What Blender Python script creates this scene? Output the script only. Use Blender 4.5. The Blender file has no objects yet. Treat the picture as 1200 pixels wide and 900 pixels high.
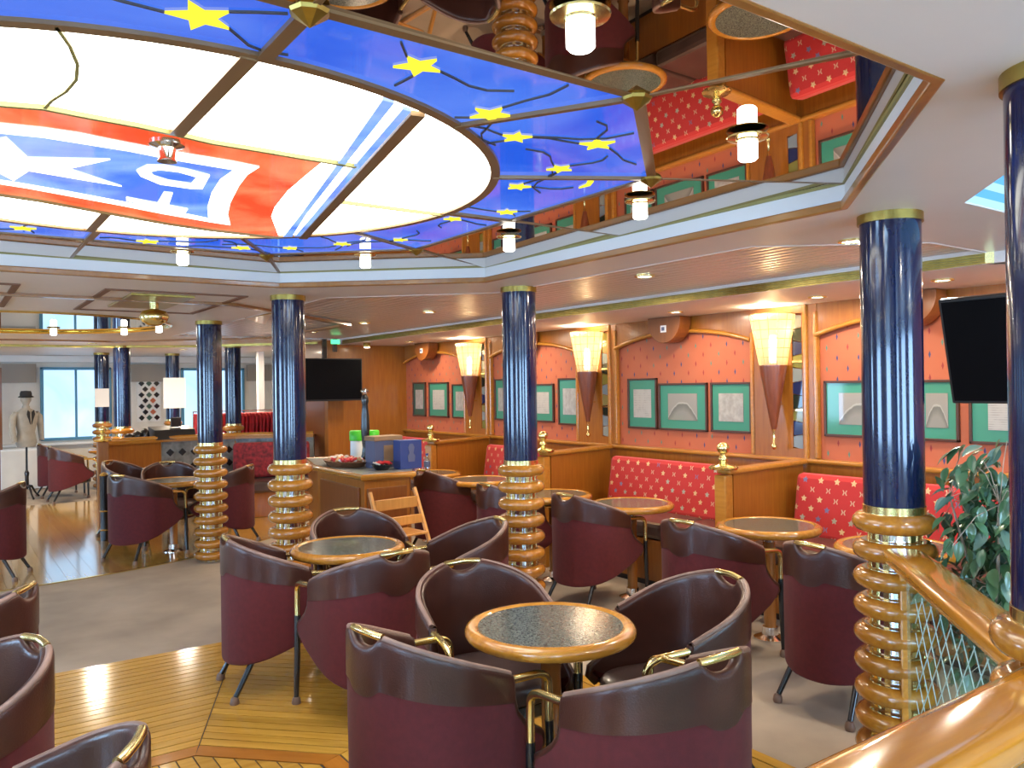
import bpy, math, random
from mathutils import Vector, Matrix
from mathutils.geometry import tessellate_polygon
PI = math.pi
random.seed(7)
SC = bpy.context.scene
COL = SC.collection

# ------------------------------------------------------------------ camera
YAW, PITCH, ROLL = 0.6147, 0.0031, -0.0139
cam_d = bpy.data.cameras.new('camera'); cam = bpy.data.objects.new('camera', cam_d); COL.objects.link(cam)
cam_d.lens = 951.36 / 1200 * 36; cam_d.sensor_width = 36; cam_d.clip_start = 0.05
F = Vector((math.sin(YAW) * math.cos(PITCH), math.cos(YAW) * math.cos(PITCH), math.sin(PITCH)))
R0 = Vector((math.cos(YAW), -math.sin(YAW), 0)); U0 = R0.cross(F)
c_, s_ = math.cos(ROLL), math.sin(ROLL)
R = R0 * c_ + U0 * s_; U = U0 * c_ - R0 * s_
cam.matrix_world = Matrix(((R.x, U.x, -F.x, 0), (R.y, U.y, -F.y, 0), (R.z, U.z, -F.z, 1.58), (0, 0, 0, 1)))
SC.camera = cam

# ------------------------------------------------------------------ world, exposure, large lights
W = bpy.data.worlds.new('world'); SC.world = W; W.use_nodes = True
W.node_tree.nodes['Background'].inputs[0].default_value = (0.55, 0.75, 1.0, 1)
W.node_tree.nodes['Background'].inputs[1].default_value = 0.6
VS = SC.view_settings
VS.view_transform = 'Standard'; VS.look = 'None'; VS.gamma = 1; VS.exposure = 0.37; VS.use_curve_mapping = False
GLASS_E = 6.0       # white glass of the lit ceiling
WINDOW_E = 17.0      # daylight in the windows
DOWN_W = 12.0       # each downlight, watts
SCONCE_W = 2.6
PENDANT_W = 2.0
WARM = (1.0, 0.84, 0.64)

# ------------------------------------------------------------------ materials
def N(nt, typ, **kw):
    n = nt.nodes.new(typ)
    for k, v in kw.items(): setattr(n, k, v)
    return n
def base(name):
    m = bpy.data.materials.new(name); m.use_nodes = True
    return m, m.node_tree, m.node_tree.nodes['Principled BSDF']
def pbr(name, col, rough=0.5, metal=0.0, coat=0.0, var=0.0, scale=8.0, bump=0.0, bscale=60.0, spec=None, sheen=0.0, stretch=None):
    m, nt, b = base(name)
    b.inputs['Roughness'].default_value = rough; b.inputs['Metallic'].default_value = metal
    b.inputs['Coat Weight'].default_value = coat; b.inputs['Coat Roughness'].default_value = 0.08
    b.inputs['Sheen Weight'].default_value = sheen
    if spec is not None: b.inputs['Specular IOR Level'].default_value = spec
    b.inputs['Base Color'].default_value = (*col, 1)
    tc = N(nt, 'ShaderNodeTexCoord')
    src = tc.outputs['Object']
    if stretch:
        mp = N(nt, 'ShaderNodeMapping'); mp.inputs['Scale'].default_value = stretch
        nt.links.new(src, mp.inputs[0]); src = mp.outputs[0]
    if var:
        n = N(nt, 'ShaderNodeTexNoise'); n.inputs['Scale'].default_value = scale; n.inputs['Detail'].default_value = 4
        r = N(nt, 'ShaderNodeValToRGB')
        r.color_ramp.elements[0].position = 0.3; r.color_ramp.elements[1].position = 0.7
        r.color_ramp.elements[0].color = (*[c * (1 - var) for c in col], 1)
        r.color_ramp.elements[1].color = (*[min(1, c * (1 + var)) for c in col], 1)
        nt.links.new(src, n.inputs['Vector']); nt.links.new(n.outputs['Fac'], r.inputs[0]); nt.links.new(r.outputs[0], b.inputs['Base Color'])
    if bump:
        n2 = N(nt, 'ShaderNodeTexNoise'); n2.inputs['Scale'].default_value = bscale; n2.inputs['Detail'].default_value = 3
        bp = N(nt, 'ShaderNodeBump'); bp.inputs['Strength'].default_value = bump; bp.inputs['Distance'].default_value = 0.01
        nt.links.new(src, n2.inputs['Vector']); nt.links.new(n2.outputs['Fac'], bp.inputs['Height']); nt.links.new(bp.outputs[0], b.inputs['Normal'])
    return m
def emit(name, col, strength, var=0.0, scale=4.0, col2=None):
    m = bpy.data.materials.new(name); m.use_nodes = True; nt = m.node_tree
    for n in list(nt.nodes): nt.nodes.remove(n)
    o = N(nt, 'ShaderNodeOutputMaterial'); e = N(nt, 'ShaderNodeEmission')
    e.inputs[0].default_value = (*col, 1); e.inputs[1].default_value = strength
    nt.links.new(e.outputs[0], o.inputs[0])
    if col2:
        tc = N(nt, 'ShaderNodeTexCoord'); n = N(nt, 'ShaderNodeTexNoise'); n.inputs['Scale'].default_value = scale; n.inputs['Detail'].default_value = 5
        n.inputs['Distortion'].default_value = 0.8
        r = N(nt, 'ShaderNodeValToRGB'); r.color_ramp.elements[0].position = 0.35; r.color_ramp.elements[1].position = 0.68
        r.color_ramp.elements[0].color = (*col, 1); r.color_ramp.elements[1].color = (*col2, 1)
        nt.links.new(tc.outputs['Object'], n.inputs['Vector']); nt.links.new(n.outputs['Fac'], r.inputs[0]); nt.links.new(r.outputs[0], e.inputs[0])
    return m
def lit_glass(name, col, strength, col2=None, scale=4.0):
    """back-lit glass: glows and has a glossy face"""
    m = emit(name, col, strength, col2=col2, scale=scale); nt = m.node_tree
    o = [n for n in nt.nodes if n.type == 'OUTPUT_MATERIAL'][0]; e = [n for n in nt.nodes if n.type == 'EMISSION'][0]
    g = N(nt, 'ShaderNodeBsdfPrincipled'); g.inputs['Base Color'].default_value = (0.02, 0.02, 0.03, 1); g.inputs['Roughness'].default_value = 0.05
    a = N(nt, 'ShaderNodeAddShader'); nt.links.new(e.outputs[0], a.inputs[0]); nt.links.new(g.outputs[0], a.inputs[1]); nt.links.new(a.outputs[0], o.inputs[0])
    return m
def wood(name, c1, c2, rough=0.25, coat=0.5, axis='Z', scale=6.0):
    m, nt, b = base(name)
    tc = N(nt, 'ShaderNodeTexCoord'); mp = N(nt, 'ShaderNodeMapping')
    st = {'X': (0.6, 7, 7), 'Y': (7, 0.6, 7), 'Z': (7, 7, 0.6)}[axis]
    mp.inputs['Scale'].default_value = st
    n = N(nt, 'ShaderNodeTexNoise'); n.inputs['Scale'].default_value = scale; n.inputs['Detail'].default_value = 5; n.inputs['Distortion'].default_value = 0.4
    r = N(nt, 'ShaderNodeValToRGB'); r.color_ramp.elements[0].position = 0.3; r.color_ramp.elements[1].position = 0.7
    r.color_ramp.elements[0].color = (*c1, 1); r.color_ramp.elements[1].color = (*c2, 1)
    oi = N(nt, 'ShaderNodeObjectInfo'); hv = N(nt, 'ShaderNodeHueSaturation')
    mr = N(nt, 'ShaderNodeMapRange'); mr.inputs['To Min'].default_value = 0.88; mr.inputs['To Max'].default_value = 1.12
    nt.links.new(oi.outputs['Random'], mr.inputs[0]); nt.links.new(mr.outputs[0], hv.inputs['Value'])
    nt.links.new(tc.outputs['Object'], mp.inputs[0]); nt.links.new(mp.outputs[0], n.inputs['Vector']); nt.links.new(n.outputs['Fac'], r.inputs[0])
    nt.links.new(r.outputs[0], hv.inputs['Color']); nt.links.new(hv.outputs[0], b.inputs['Base Color'])
    b.inputs['Roughness'].default_value = rough; b.inputs['Coat Weight'].default_value = coat; b.inputs['Coat Roughness'].default_value = 0.1
    return m
def math_n(nt, op, a, b=None, c=None):
    n = N(nt, 'ShaderNodeMath', operation=op)
    for i, v in enumerate((a, b, c)):
        if v is None: continue
        if isinstance(v, (int, float)): n.inputs[i].default_value = v
        else: nt.links.new(v, n.inputs[i])
    return n.outputs[0]
def cells(nt, src, su, sv, shift=0.5):
    """local coordinates (-.5..+.5) in a half-drop grid; src gives (u, v) scalar sockets"""
    u, v = src
    v2 = math_n(nt, 'DIVIDE', v, sv); iv = math_n(nt, 'FLOOR', v2)
    odd = math_n(nt, 'FLOORED_MODULO', iv, 2.0)
    u2 = math_n(nt, 'ADD', math_n(nt, 'DIVIDE', u, su), math_n(nt, 'MULTIPLY', odd, shift))
    iu = math_n(nt, 'FLOOR', u2)
    fu = math_n(nt, 'SUBTRACT', math_n(nt, 'SUBTRACT', u2, iu), 0.5); fv = math_n(nt, 'SUBTRACT', math_n(nt, 'SUBTRACT', v2, iv), 0.5)
    cb = N(nt, 'ShaderNodeCombineXYZ'); nt.links.new(iu, cb.inputs[0]); nt.links.new(iv, cb.inputs[1])
    wn = N(nt, 'ShaderNodeTexWhiteNoise', noise_dimensions='2D'); nt.links.new(cb.outputs[0], wn.inputs['Vector'])
    return fu, fv, wn.outputs['Value']
def star_fabric():
    m, nt, b = base('red_star_fabric'); b.inputs['Roughness'].default_value = 0.75; b.inputs['Sheen Weight'].default_value = 0.2
    tc = N(nt, 'ShaderNodeTexCoord'); sp = N(nt, 'ShaderNodeSeparateXYZ'); nt.links.new(tc.outputs['Object'], sp.inputs[0])
    u, v = sp.outputs['Y'], sp.outputs['Z']
    fu, fv, rnd = cells(nt, (u, v), 0.125, 0.066)
    x = math_n(nt, 'MULTIPLY', fu, 0.125); y = math_n(nt, 'MULTIPLY', fv, 0.066)
    r = math_n(nt, 'SQRT', math_n(nt, 'ADD', math_n(nt, 'MULTIPLY', x, x), math_n(nt, 'MULTIPLY', y, y)))
    th = math_n(nt, 'ARCTAN2', x, y)
    k = math_n(nt, 'ABSOLUTE', math_n(nt, 'SUBTRACT', math_n(nt, 'FLOORED_MODULO', math_n(nt, 'ADD', th, PI / 5 + 4 * PI), 2 * PI / 5), PI / 5))
    rad = math_n(nt, 'SUBTRACT', 0.025, math_n(nt, 'MULTIPLY', math_n(nt, 'POWER', math_n(nt, 'DIVIDE', k, PI / 5), 0.6), 0.0135))
    star = math_n(nt, 'LESS_THAN', r, rad)
    # every other cell: a pair of small darts instead of a star
    ax = math_n(nt, 'ABSOLUTE', x); ay = math_n(nt, 'ABSOLUTE', y)
    dart = math_n(nt, 'MULTIPLY', math_n(nt, 'LESS_THAN', math_n(nt, 'ABSOLUTE', math_n(nt, 'SUBTRACT', ax, math_n(nt, 'ADD', 0.005, math_n(nt, 'MULTIPLY', ay, 0.5)))), 0.0042), math_n(nt, 'LESS_THAN', ay, 0.017))
    sel = math_n(nt, 'GREATER_THAN', rnd, 0.5)
    mask = math_n(nt, 'ADD', math_n(nt, 'MULTIPLY', sel, star), math_n(nt, 'MULTIPLY', math_n(nt, 'SUBTRACT', 1.0, sel), dart))
    cr = N(nt, 'ShaderNodeValToRGB'); cr.color_ramp.interpolation = 'CONSTANT'
    cr.color_ramp.elements[0].color = (0.62, 0.38, 0.24, 1); cr.color_ramp.elements[1].position = 0.56; cr.color_ramp.elements[1].color = (0.70, 0.46, 0.22, 1)
    e = cr.color_ramp.elements.new(0.85); e.color = (0.38, 0.36, 0.28, 1)
    e = cr.color_ramp.elements.new(0.48); e.color = (0.18, 0.14, 0.26, 1)
    nt.links.new(rnd, cr.inputs[0])
    mx = N(nt, 'ShaderNodeMix', data_type='RGBA'); nt.links.new(mask, mx.inputs['Factor'])
    mx.inputs['A'].default_value = (0.52, 0.018, 0.018, 1); nt.links.new(cr.outputs[0], mx.inputs['B'])
    nt.links.new(mx.outputs['Result'], b.inputs['Base Color'])
    return m
def wallpaper():
    m, nt, b = base('salmon_wallpaper'); b.inputs['Roughness'].default_value = 0.6
    tc = N(nt, 'ShaderNodeTexCoord'); sp = N(nt, 'ShaderNodeSeparateXYZ'); nt.links.new(tc.outputs['Object'], sp.inputs[0])
    fu, fv, rnd = cells(nt, (sp.outputs['Y'], sp.outputs['Z']), 0.17, 0.078)
    d = math_n(nt, 'ADD', math_n(nt, 'DIVIDE', math_n(nt, 'ABSOLUTE', fu), 0.05), math_n(nt, 'DIVIDE', math_n(nt, 'ABSOLUTE', fv), 0.34))
    mask = math_n(nt, 'LESS_THAN', d, 1.0)
    cr = N(nt, 'ShaderNodeValToRGB'); cr.color_ramp.interpolation = 'CONSTANT'
    cr.color_ramp.elements[0].color = (0.04, 0.05, 0.16, 1); cr.color_ramp.elements[1].position = 0.36; cr.color_ramp.elements[1].color = (0.10, 0.22, 0.16, 1)
    e = cr.color_ramp.elements.new(0.66); e.color = (0.30, 0.03, 0.03, 1)
    nt.links.new(rnd, cr.inputs[0])
    n = N(nt, 'ShaderNodeTexNoise'); n.inputs['Scale'].default_value = 5; nt.links.new(tc.outputs['Object'], n.inputs['Vector'])
    r = N(nt, 'ShaderNodeValToRGB'); r.color_ramp.elements[0].color = (0.45, 0.112, 0.046, 1); r.color_ramp.elements[1].color = (0.53, 0.148, 0.068, 1); nt.links.new(n.outputs['Fac'], r.inputs[0])
    mx = N(nt, 'ShaderNodeMix', data_type='RGBA'); nt.links.new(mask, mx.inputs['Factor'])
    nt.links.new(r.outputs[0], mx.inputs['A']); nt.links.new(cr.outputs[0], mx.inputs['B']); nt.links.new(mx.outputs['Result'], b.inputs['Base Color'])
    return m
def marble_blue():
    m, nt, b = base('blue_lacquer'); b.inputs['Roughness'].default_value = 0.12; b.inputs['Coat Weight'].default_value = 0.4; b.inputs['Coat Roughness'].default_value = 0.06
    tc = N(nt, 'ShaderNodeTexCoord'); mp = N(nt, 'ShaderNodeMapping'); mp.inputs['Scale'].default_value = (1, 1, 0.45)
    n = N(nt, 'ShaderNodeTexNoise'); n.inputs['Scale'].default_value = 14; n.inputs['Detail'].default_value = 8; n.inputs['Roughness'].default_value = 0.7
    nt.links.new(tc.outputs['Object'], mp.inputs[0]); nt.links.new(mp.outputs[0], n.inputs['Vector'])
    r = N(nt, 'ShaderNodeValToRGB'); E_ = r.color_ramp.elements
    E_[0].position = 0.32; E_[0].color = (0.003, 0.006, 0.030, 1); E_[1].position = 0.62; E_[1].color = (0.010, 0.014, 0.045, 1)
    e = E_.new(0.70); e.color = (0.07, 0.05, 0.05, 1); e = E_.new(0.48); e.color = (0.004, 0.011, 0.05, 1)
    nt.links.new(n.outputs['Fac'], r.inputs[0]); nt.links.new(r.outputs[0], b.inputs['Base Color'])
    return m
def granite():
    m, nt, b = base('granite'); b.inputs['Roughness'].default_value = 0.14
    tc = N(nt, 'ShaderNodeTexCoord'); v = N(nt, 'ShaderNodeTexVoronoi'); v.inputs['Scale'].default_value = 190
    nt.links.new(tc.outputs['Object'], v.inputs['Vector'])
    r = N(nt, 'ShaderNodeValToRGB'); r.color_ramp.elements[0].color = (0.02, 0.03, 0.028, 1); r.color_ramp.elements[1].color = (0.20, 0.22, 0.19, 1)
    nt.links.new(v.outputs['Color'], r.inputs[0]); nt.links.new(r.outputs[0], b.inputs['Base Color'])
    return m
def drawing(name, kind):
    """faded print: pale paper with a hill or a few lines of tone"""
    m, nt, b = base(name); b.inputs['Roughness'].default_value = 0.35; b.inputs['Coat Weight'].default_value = 0.6
    tc = N(nt, 'ShaderNodeTexCoord'); sp = N(nt, 'ShaderNodeSeparateXYZ'); nt.links.new(tc.outputs['Generated'], sp.inputs[0])
    n = N(nt, 'ShaderNodeTexNoise'); n.inputs['Scale'].default_value = 5; n.inputs['Detail'].default_value = 6; nt.links.new(tc.outputs['Generated'], n.inputs['Vector'])
    y, z = sp.outputs['Y'], sp.outputs['Z']
    if kind == 'hill':
        dx = math_n(nt, 'SUBTRACT', y, 0.5)
        h = math_n(nt, 'SUBTRACT', 0.72, math_n(nt, 'MULTIPLY', math_n(nt, 'MULTIPLY', dx, dx), 2.4))
        f = math_n(nt, 'SUBTRACT', h, z)
        f = math_n(nt, 'ADD', f, math_n(nt, 'MULTIPLY', math_n(nt, 'SUBTRACT', n.outputs['Fac'], 0.5), 0.16))
        cols = [(0.0, (0.30, 0.28, 0.24)), (0.05, (0.44, 0.42, 0.37)), (0.11, (0.15, 0.145, 0.12)), (0.4, (0.26, 0.25, 0.21))]
    elif kind == 'text':
        w = N(nt, 'ShaderNodeTexWave', bands_direction='Z'); w.inputs['Scale'].default_value = 5; nt.links.new(tc.outputs['Generated'], w.inputs['Vector'])
        f = math_n(nt, 'MULTIPLY', w.outputs['Fac'], n.outputs['Fac'])
        cols = [(0.0, (0.48, 0.46, 0.41)), (0.45, (0.44, 0.42, 0.37)), (0.6, (0.30, 0.28, 0.25))]
    else:
        f = n.outputs['Fac']
        cols = [(0.0, (0.22, 0.21, 0.19)), (0.45, (0.36, 0.34, 0.30)), (0.7, (0.46, 0.44, 0.39))]
    r = N(nt, 'ShaderNodeValToRGB')
    while len(r.color_ramp.elements) > 1: r.color_ramp.elements.remove(r.color_ramp.elements[-1])
    r.color_ramp.elements[0].position = cols[0][0]; r.color_ramp.elements[0].color = (*cols[0][1], 1)
    for p, c in cols[1:]:
        e = r.color_ramp.elements.new(p); e.color = (*c, 1)
    nt.links.new(f, r.inputs[0]); nt.links.new(r.outputs[0], b.inputs['Base Color'])
    return m
def clear_glass(name, tint=(0.85, 0.95, 0.93), mixf=0.18, rough=0.03):
    m = bpy.data.materials.new(name); m.use_nodes = True; nt = m.node_tree
    for n in list(nt.nodes): nt.nodes.remove(n)
    o = N(nt, 'ShaderNodeOutputMaterial'); t = N(nt, 'ShaderNodeBsdfTransparent'); t.inputs[0].default_value = (*tint, 1)
    g = N(nt, 'ShaderNodeBsdfGlossy'); g.inputs['Roughness'].default_value = rough; g.inputs[0].default_value = (0.9, 1, 1, 1)
    mx = N(nt, 'ShaderNodeMixShader'); mx.inputs[0].default_value = mixf
    nt.links.new(t.outputs[0], mx.inputs[1]); nt.links.new(g.outputs[0], mx.inputs[2]); nt.links.new(mx.outputs[0], o.inputs[0])
    return m

M = {}
M['leather'] = pbr('brown_leather', (0.060, 0.020, 0.013), 0.30, var=0.25, scale=6, bump=0.12, bscale=180, coat=0.1)
M['leather_band'] = M['leather']
M['piping'] = pbr('worn_leather_edge', (0.24, 0.145, 0.11), 0.4, var=0.3, scale=9)
M['maroon'] = pbr('maroon_fabric', (0.105, 0.010, 0.013), 0.85, var=0.12, scale=40, bump=0.15, bscale=500, sheen=0.05)
M['brass'] = pbr('brass', (0.90, 0.74, 0.32), 0.2, 1.0)
M['oldbrass'] = pbr('dull_brass', (0.40, 0.29, 0.075), 0.34, 1.0, var=0.15, scale=20)
M['chrome'] = pbr('chrome', (0.80, 0.80, 0.80), 0.12, 1.0)
M['black'] = pbr('black_metal', (0.012, 0.013, 0.015), 0.25, coat=0.3)
M['rubber'] = pbr('brown_caster', (0.20, 0.12, 0.08), 0.4)
M['rim'] = wood('table_rim_wood', (0.44, 0.175, 0.018), (0.58, 0.26, 0.034), 0.22, 0.8, 'X')
M['turned'] = wood('turned_wood', (0.37, 0.135, 0.013), (0.50, 0.205, 0.024), 0.2, 0.8, 'X')
M['rail'] = wood('handrail_wood', (0.48, 0.185, 0.013), (0.58, 0.235, 0.019), 0.14, 1.0, 'X')
M['pedestal'] = wood('pedestal_wood', (0.30, 0.11, 0.022), (0.40, 0.16, 0.035), 0.25, 0.5, 'Z')
M['panel'] = wood('panel_wood', (0.30, 0.095, 0.010), (0.38, 0.135, 0.015), 0.34, 0.15, 'Z')
M['panel_dark'] = wood('panel_wood_dark', (0.20, 0.058, 0.010), (0.25, 0.078, 0.013), 0.34, 0.1, 'Z')
M['honey'] = wood('honey_wood', (0.42, 0.165, 0.018), (0.52, 0.22, 0.03), 0.28, 0.5, 'Y')
M['light_wood'] = wood('beech_wood', (0.66, 0.30, 0.07), (0.78, 0.38, 0.10), 0.35, 0.3, 'Z')
M['trim'] = wood('ceiling_trim_wood', (0.27, 0.105, 0.02), (0.34, 0.14, 0.028), 0.3, 0.4, 'Y')
M['coffer'] = pbr('coffer_trim', (0.20, 0.085, 0.04), 0.6)
M['cone'] = wood('sconce_wood', (0.15, 0.035, 0.014), (0.21, 0.055, 0.02), 0.3, 0.5, 'Z')
M['granite'] = granite()
M['blue_col'] = marble_blue()
M['star'] = star_fabric()
M['paper'] = wallpaper()
M['ceil'] = pbr('ceiling_paint', (0.78, 0.70, 0.64), 0.45, var=0.03, scale=2)
M['fascia'] = pbr('fascia_white', (0.74, 0.73, 0.72), 0.4)
M['slat'] = pbr('brushed_slat', (0.74, 0.67, 0.60), 0.26, 0.3)
M['dark'] = pbr('dark_gap', (0.03, 0.02, 0.015), 0.7)
M['mirror'] = pbr('bronze_mirror', (0.60, 0.50, 0.42), 0.012, 1.0)
M['mirror2'] = pbr('far_mirror', (0.80, 0.72, 0.55), 0.03, 1.0)
M['leadframe'] = pbr('bronze_frame', (0.26, 0.15, 0.065), 0.35, 0.3)
M['lead'] = pbr('leading', (0.07, 0.06, 0.05), 0.5)
M['lead_y'] = pbr('leading_olive', (0.30, 0.26, 0.08), 0.5)
M['white_e'] = emit('white_lit_glass', (1.0, 0.97, 0.86), GLASS_E)
M['flagwhite_e'] = emit('flag_white_glass', (1.0, 0.97, 0.90), 2.2)
M['blue_e'] = lit_glass('blue_lit_glass', (0.012, 0.11, 0.82), 0.75, (0.09, 0.24, 0.95), 1.6)
M['blue2_e'] = lit_glass('flag_blue_glass', (0.07, 0.20, 1.0), 0.95, (0.30, 0.52, 1.0), 2.4)
M['red_e'] = lit_glass('red_lit_glass', (0.95, 0.085, 0.02), 0.9, (1.0, 0.28, 0.12), 3.0)
M['yellow_e'] = emit('yellow_star_glass', (1.0, 0.86, 0.05), 1.0)
M['lamp_e'] = emit('lamp_glass', (1.0, 0.95, 0.85), 12.0)
M['bulb_e'] = emit('sconce_bulb', (1.0, 0.88, 0.64), 7.0)
M['down_e'] = emit('downlight_glass', (1.0, 0.92, 0.72), 6.0)
M['sky_e'] = emit('daylight_glass', (0.40, 0.66, 1.0), WINDOW_E)
M['sky2_e'] = emit('daylight_far', (0.17, 0.31, 0.46), 2.7, col2=(0.28, 0.40, 0.55), scale=0.9)
M['skylight_e'] = emit('skylight_glass', (0.12, 0.42, 0.85), 1.2)
M['skyslat_e'] = emit('skylight_bright', (0.35, 0.62, 0.85), 1.3)
M['green_e'] = emit('exit_green', (0.1, 1.0, 0.35), 1.6)
M['black_gloss'] = pbr('screen_black', (0.004, 0.004, 0.005), 0.4, spec=0.04)
M['casing'] = pbr('tv_casing', (0.015, 0.015, 0.016), 0.4)
M['frame_dark'] = pbr('picture_frame_wood', (0.08, 0.03, 0.016), 0.35)
M['mat_green'] = pbr('green_mat', (0.045, 0.26, 0.165), 0.45, coat=0.6)
M['white_paint'] = pbr('white_paint', (0.78, 0.74, 0.66), 0.5, var=0.03)
M['white_board'] = pbr('white_board', (0.85, 0.84, 0.80), 0.5)
M['beige_blind'] = pbr('beige_blind', (0.36, 0.32, 0.27), 0.7)
M['carpet'] = pbr('carpet', (0.43, 0.35, 0.265), 0.95, var=0.16, scale=2.2, bump=0.3, bscale=400)
M['plank'] = wood('deck_plank', (0.52, 0.27, 0.035), (0.68, 0.38, 0.062), 0.15, 0.7, 'X', 4)
M['far_plank'] = wood('far_deck_plank', (0.60, 0.34, 0.07), (0.70, 0.42, 0.10), 0.16, 1.0, 'Y', 4)
M['plank2'] = wood('border_plank', (0.44, 0.16, 0.02), (0.54, 0.21, 0.03), 0.20, 0.5, 'X', 4)
M['seat_leather'] = pbr('seat_leather', (0.085, 0.050, 0.042), 0.32, var=0.2, scale=5, coat=0.3)
M['leaf'] = pbr('ficus_leaf', (0.065, 0.15, 0.065), 0.3, var=0.35, scale=3, coat=0.3)
M['leaf2'] = pbr('ficus_leaf_pale', (0.13, 0.23, 0.17), 0.35, coat=0.3)
M['bark'] = pbr('pale_bark', (0.36, 0.29, 0.22), 0.8, var=0.3, scale=30)
M['pot'] = pbr('clay_pot', (0.30, 0.12, 0.05), 0.5)
M['soil'] = pbr('soil', (0.03, 0.02, 0.015), 0.95)
M['glass'] = clear_glass('rail_glass')
M['etch'] = pbr('etched_line', (0.62, 0.72, 0.70), 0.6)
M['teal'] = pbr('teal_glass_edge', (0.05, 0.25, 0.27), 0.2)
M['stone_grey'] = pbr('grey_cloth', (0.30, 0.28, 0.24), 0.8, var=0.15)
M['navy'] = pbr('navy_cloth', (0.018, 0.03, 0.06), 0.8)
M['red_cloth'] = pbr('red_cloth', (0.55, 0.010, 0.014), 0.6, var=0.3, scale=12)
M['sofa_red'] = pbr('dark_red_pattern', (0.24, 0.012, 0.016), 0.7, var=0.6, scale=26)
M['black_cloth'] = pbr('black_cloth', (0.012, 0.012, 0.014), 0.8)
M['green_plastic'] = pbr('green_plastic', (0.08, 0.62, 0.03), 0.35)
M['white_plastic'] = pbr('white_plastic', (0.85, 0.86, 0.82), 0.35)
M['blue_card'] = pbr('blue_card', (0.03, 0.055, 0.20), 0.4)
M['greyblue_card'] = pbr('grey_blue_card', (0.10, 0.115, 0.20), 0.45)
M['brown_card'] = pbr('brown_card', (0.30, 0.18, 0.09), 0.6)
M['clear'] = clear_glass('clear_plastic', (0.8, 0.88, 0.95), 0.2)
M['wicker'] = pbr('wicker', (0.18, 0.07, 0.025), 0.6, bump=0.6, bscale=90)
M['grey_marble'] = pbr('grey_marble', (0.20, 0.21, 0.20), 0.3, var=0.4, scale=14)
M['snack1'] = pbr('snack_white', (0.75, 0.70, 0.62), 0.4)
M['snack2'] = pbr('snack_red', (0.60, 0.03, 0.03), 0.4)
M['snack3'] = pbr('snack_gold', (0.62, 0.36, 0.14), 0.4)
M['hill'] = drawing('hill_drawing', 'hill'); M['text'] = drawing('letter_print', 'text'); M['photo'] = drawing('faded_photo', 'photo')
def shade_mat():
    m = bpy.data.materials.new('sconce_glass'); m.use_nodes = True; nt = m.node_tree
    for n in list(nt.nodes): nt.nodes.remove(n)
    o = N(nt, 'ShaderNodeOutputMaterial'); t = N(nt, 'ShaderNodeBsdfTransparent'); t.inputs[0].default_value = (1, 0.93, 0.8, 1)
    e = N(nt, 'ShaderNodeBsdfTranslucent'); e.inputs[0].default_value = (0.95, 0.84, 0.68, 1)
    g = N(nt, 'ShaderNodeBsdfDiffuse'); g.inputs[0].default_value = (0.6, 0.5, 0.38, 1)
    a = N(nt, 'ShaderNodeMixShader'); a.inputs[0].default_value = 0.3; nt.links.new(e.outputs[0], a.inputs[1]); nt.links.new(g.outputs[0], a.inputs[2])
    mx = N(nt, 'ShaderNodeMixShader'); mx.inputs[0].default_value = 0.30
    nt.links.new(t.outputs[0], mx.inputs[1]); nt.links.new(a.outputs[0], mx.inputs[2]); nt.links.new(mx.outputs[0], o.inputs[0])
    return m
M['shade'] = shade_mat()

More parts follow.
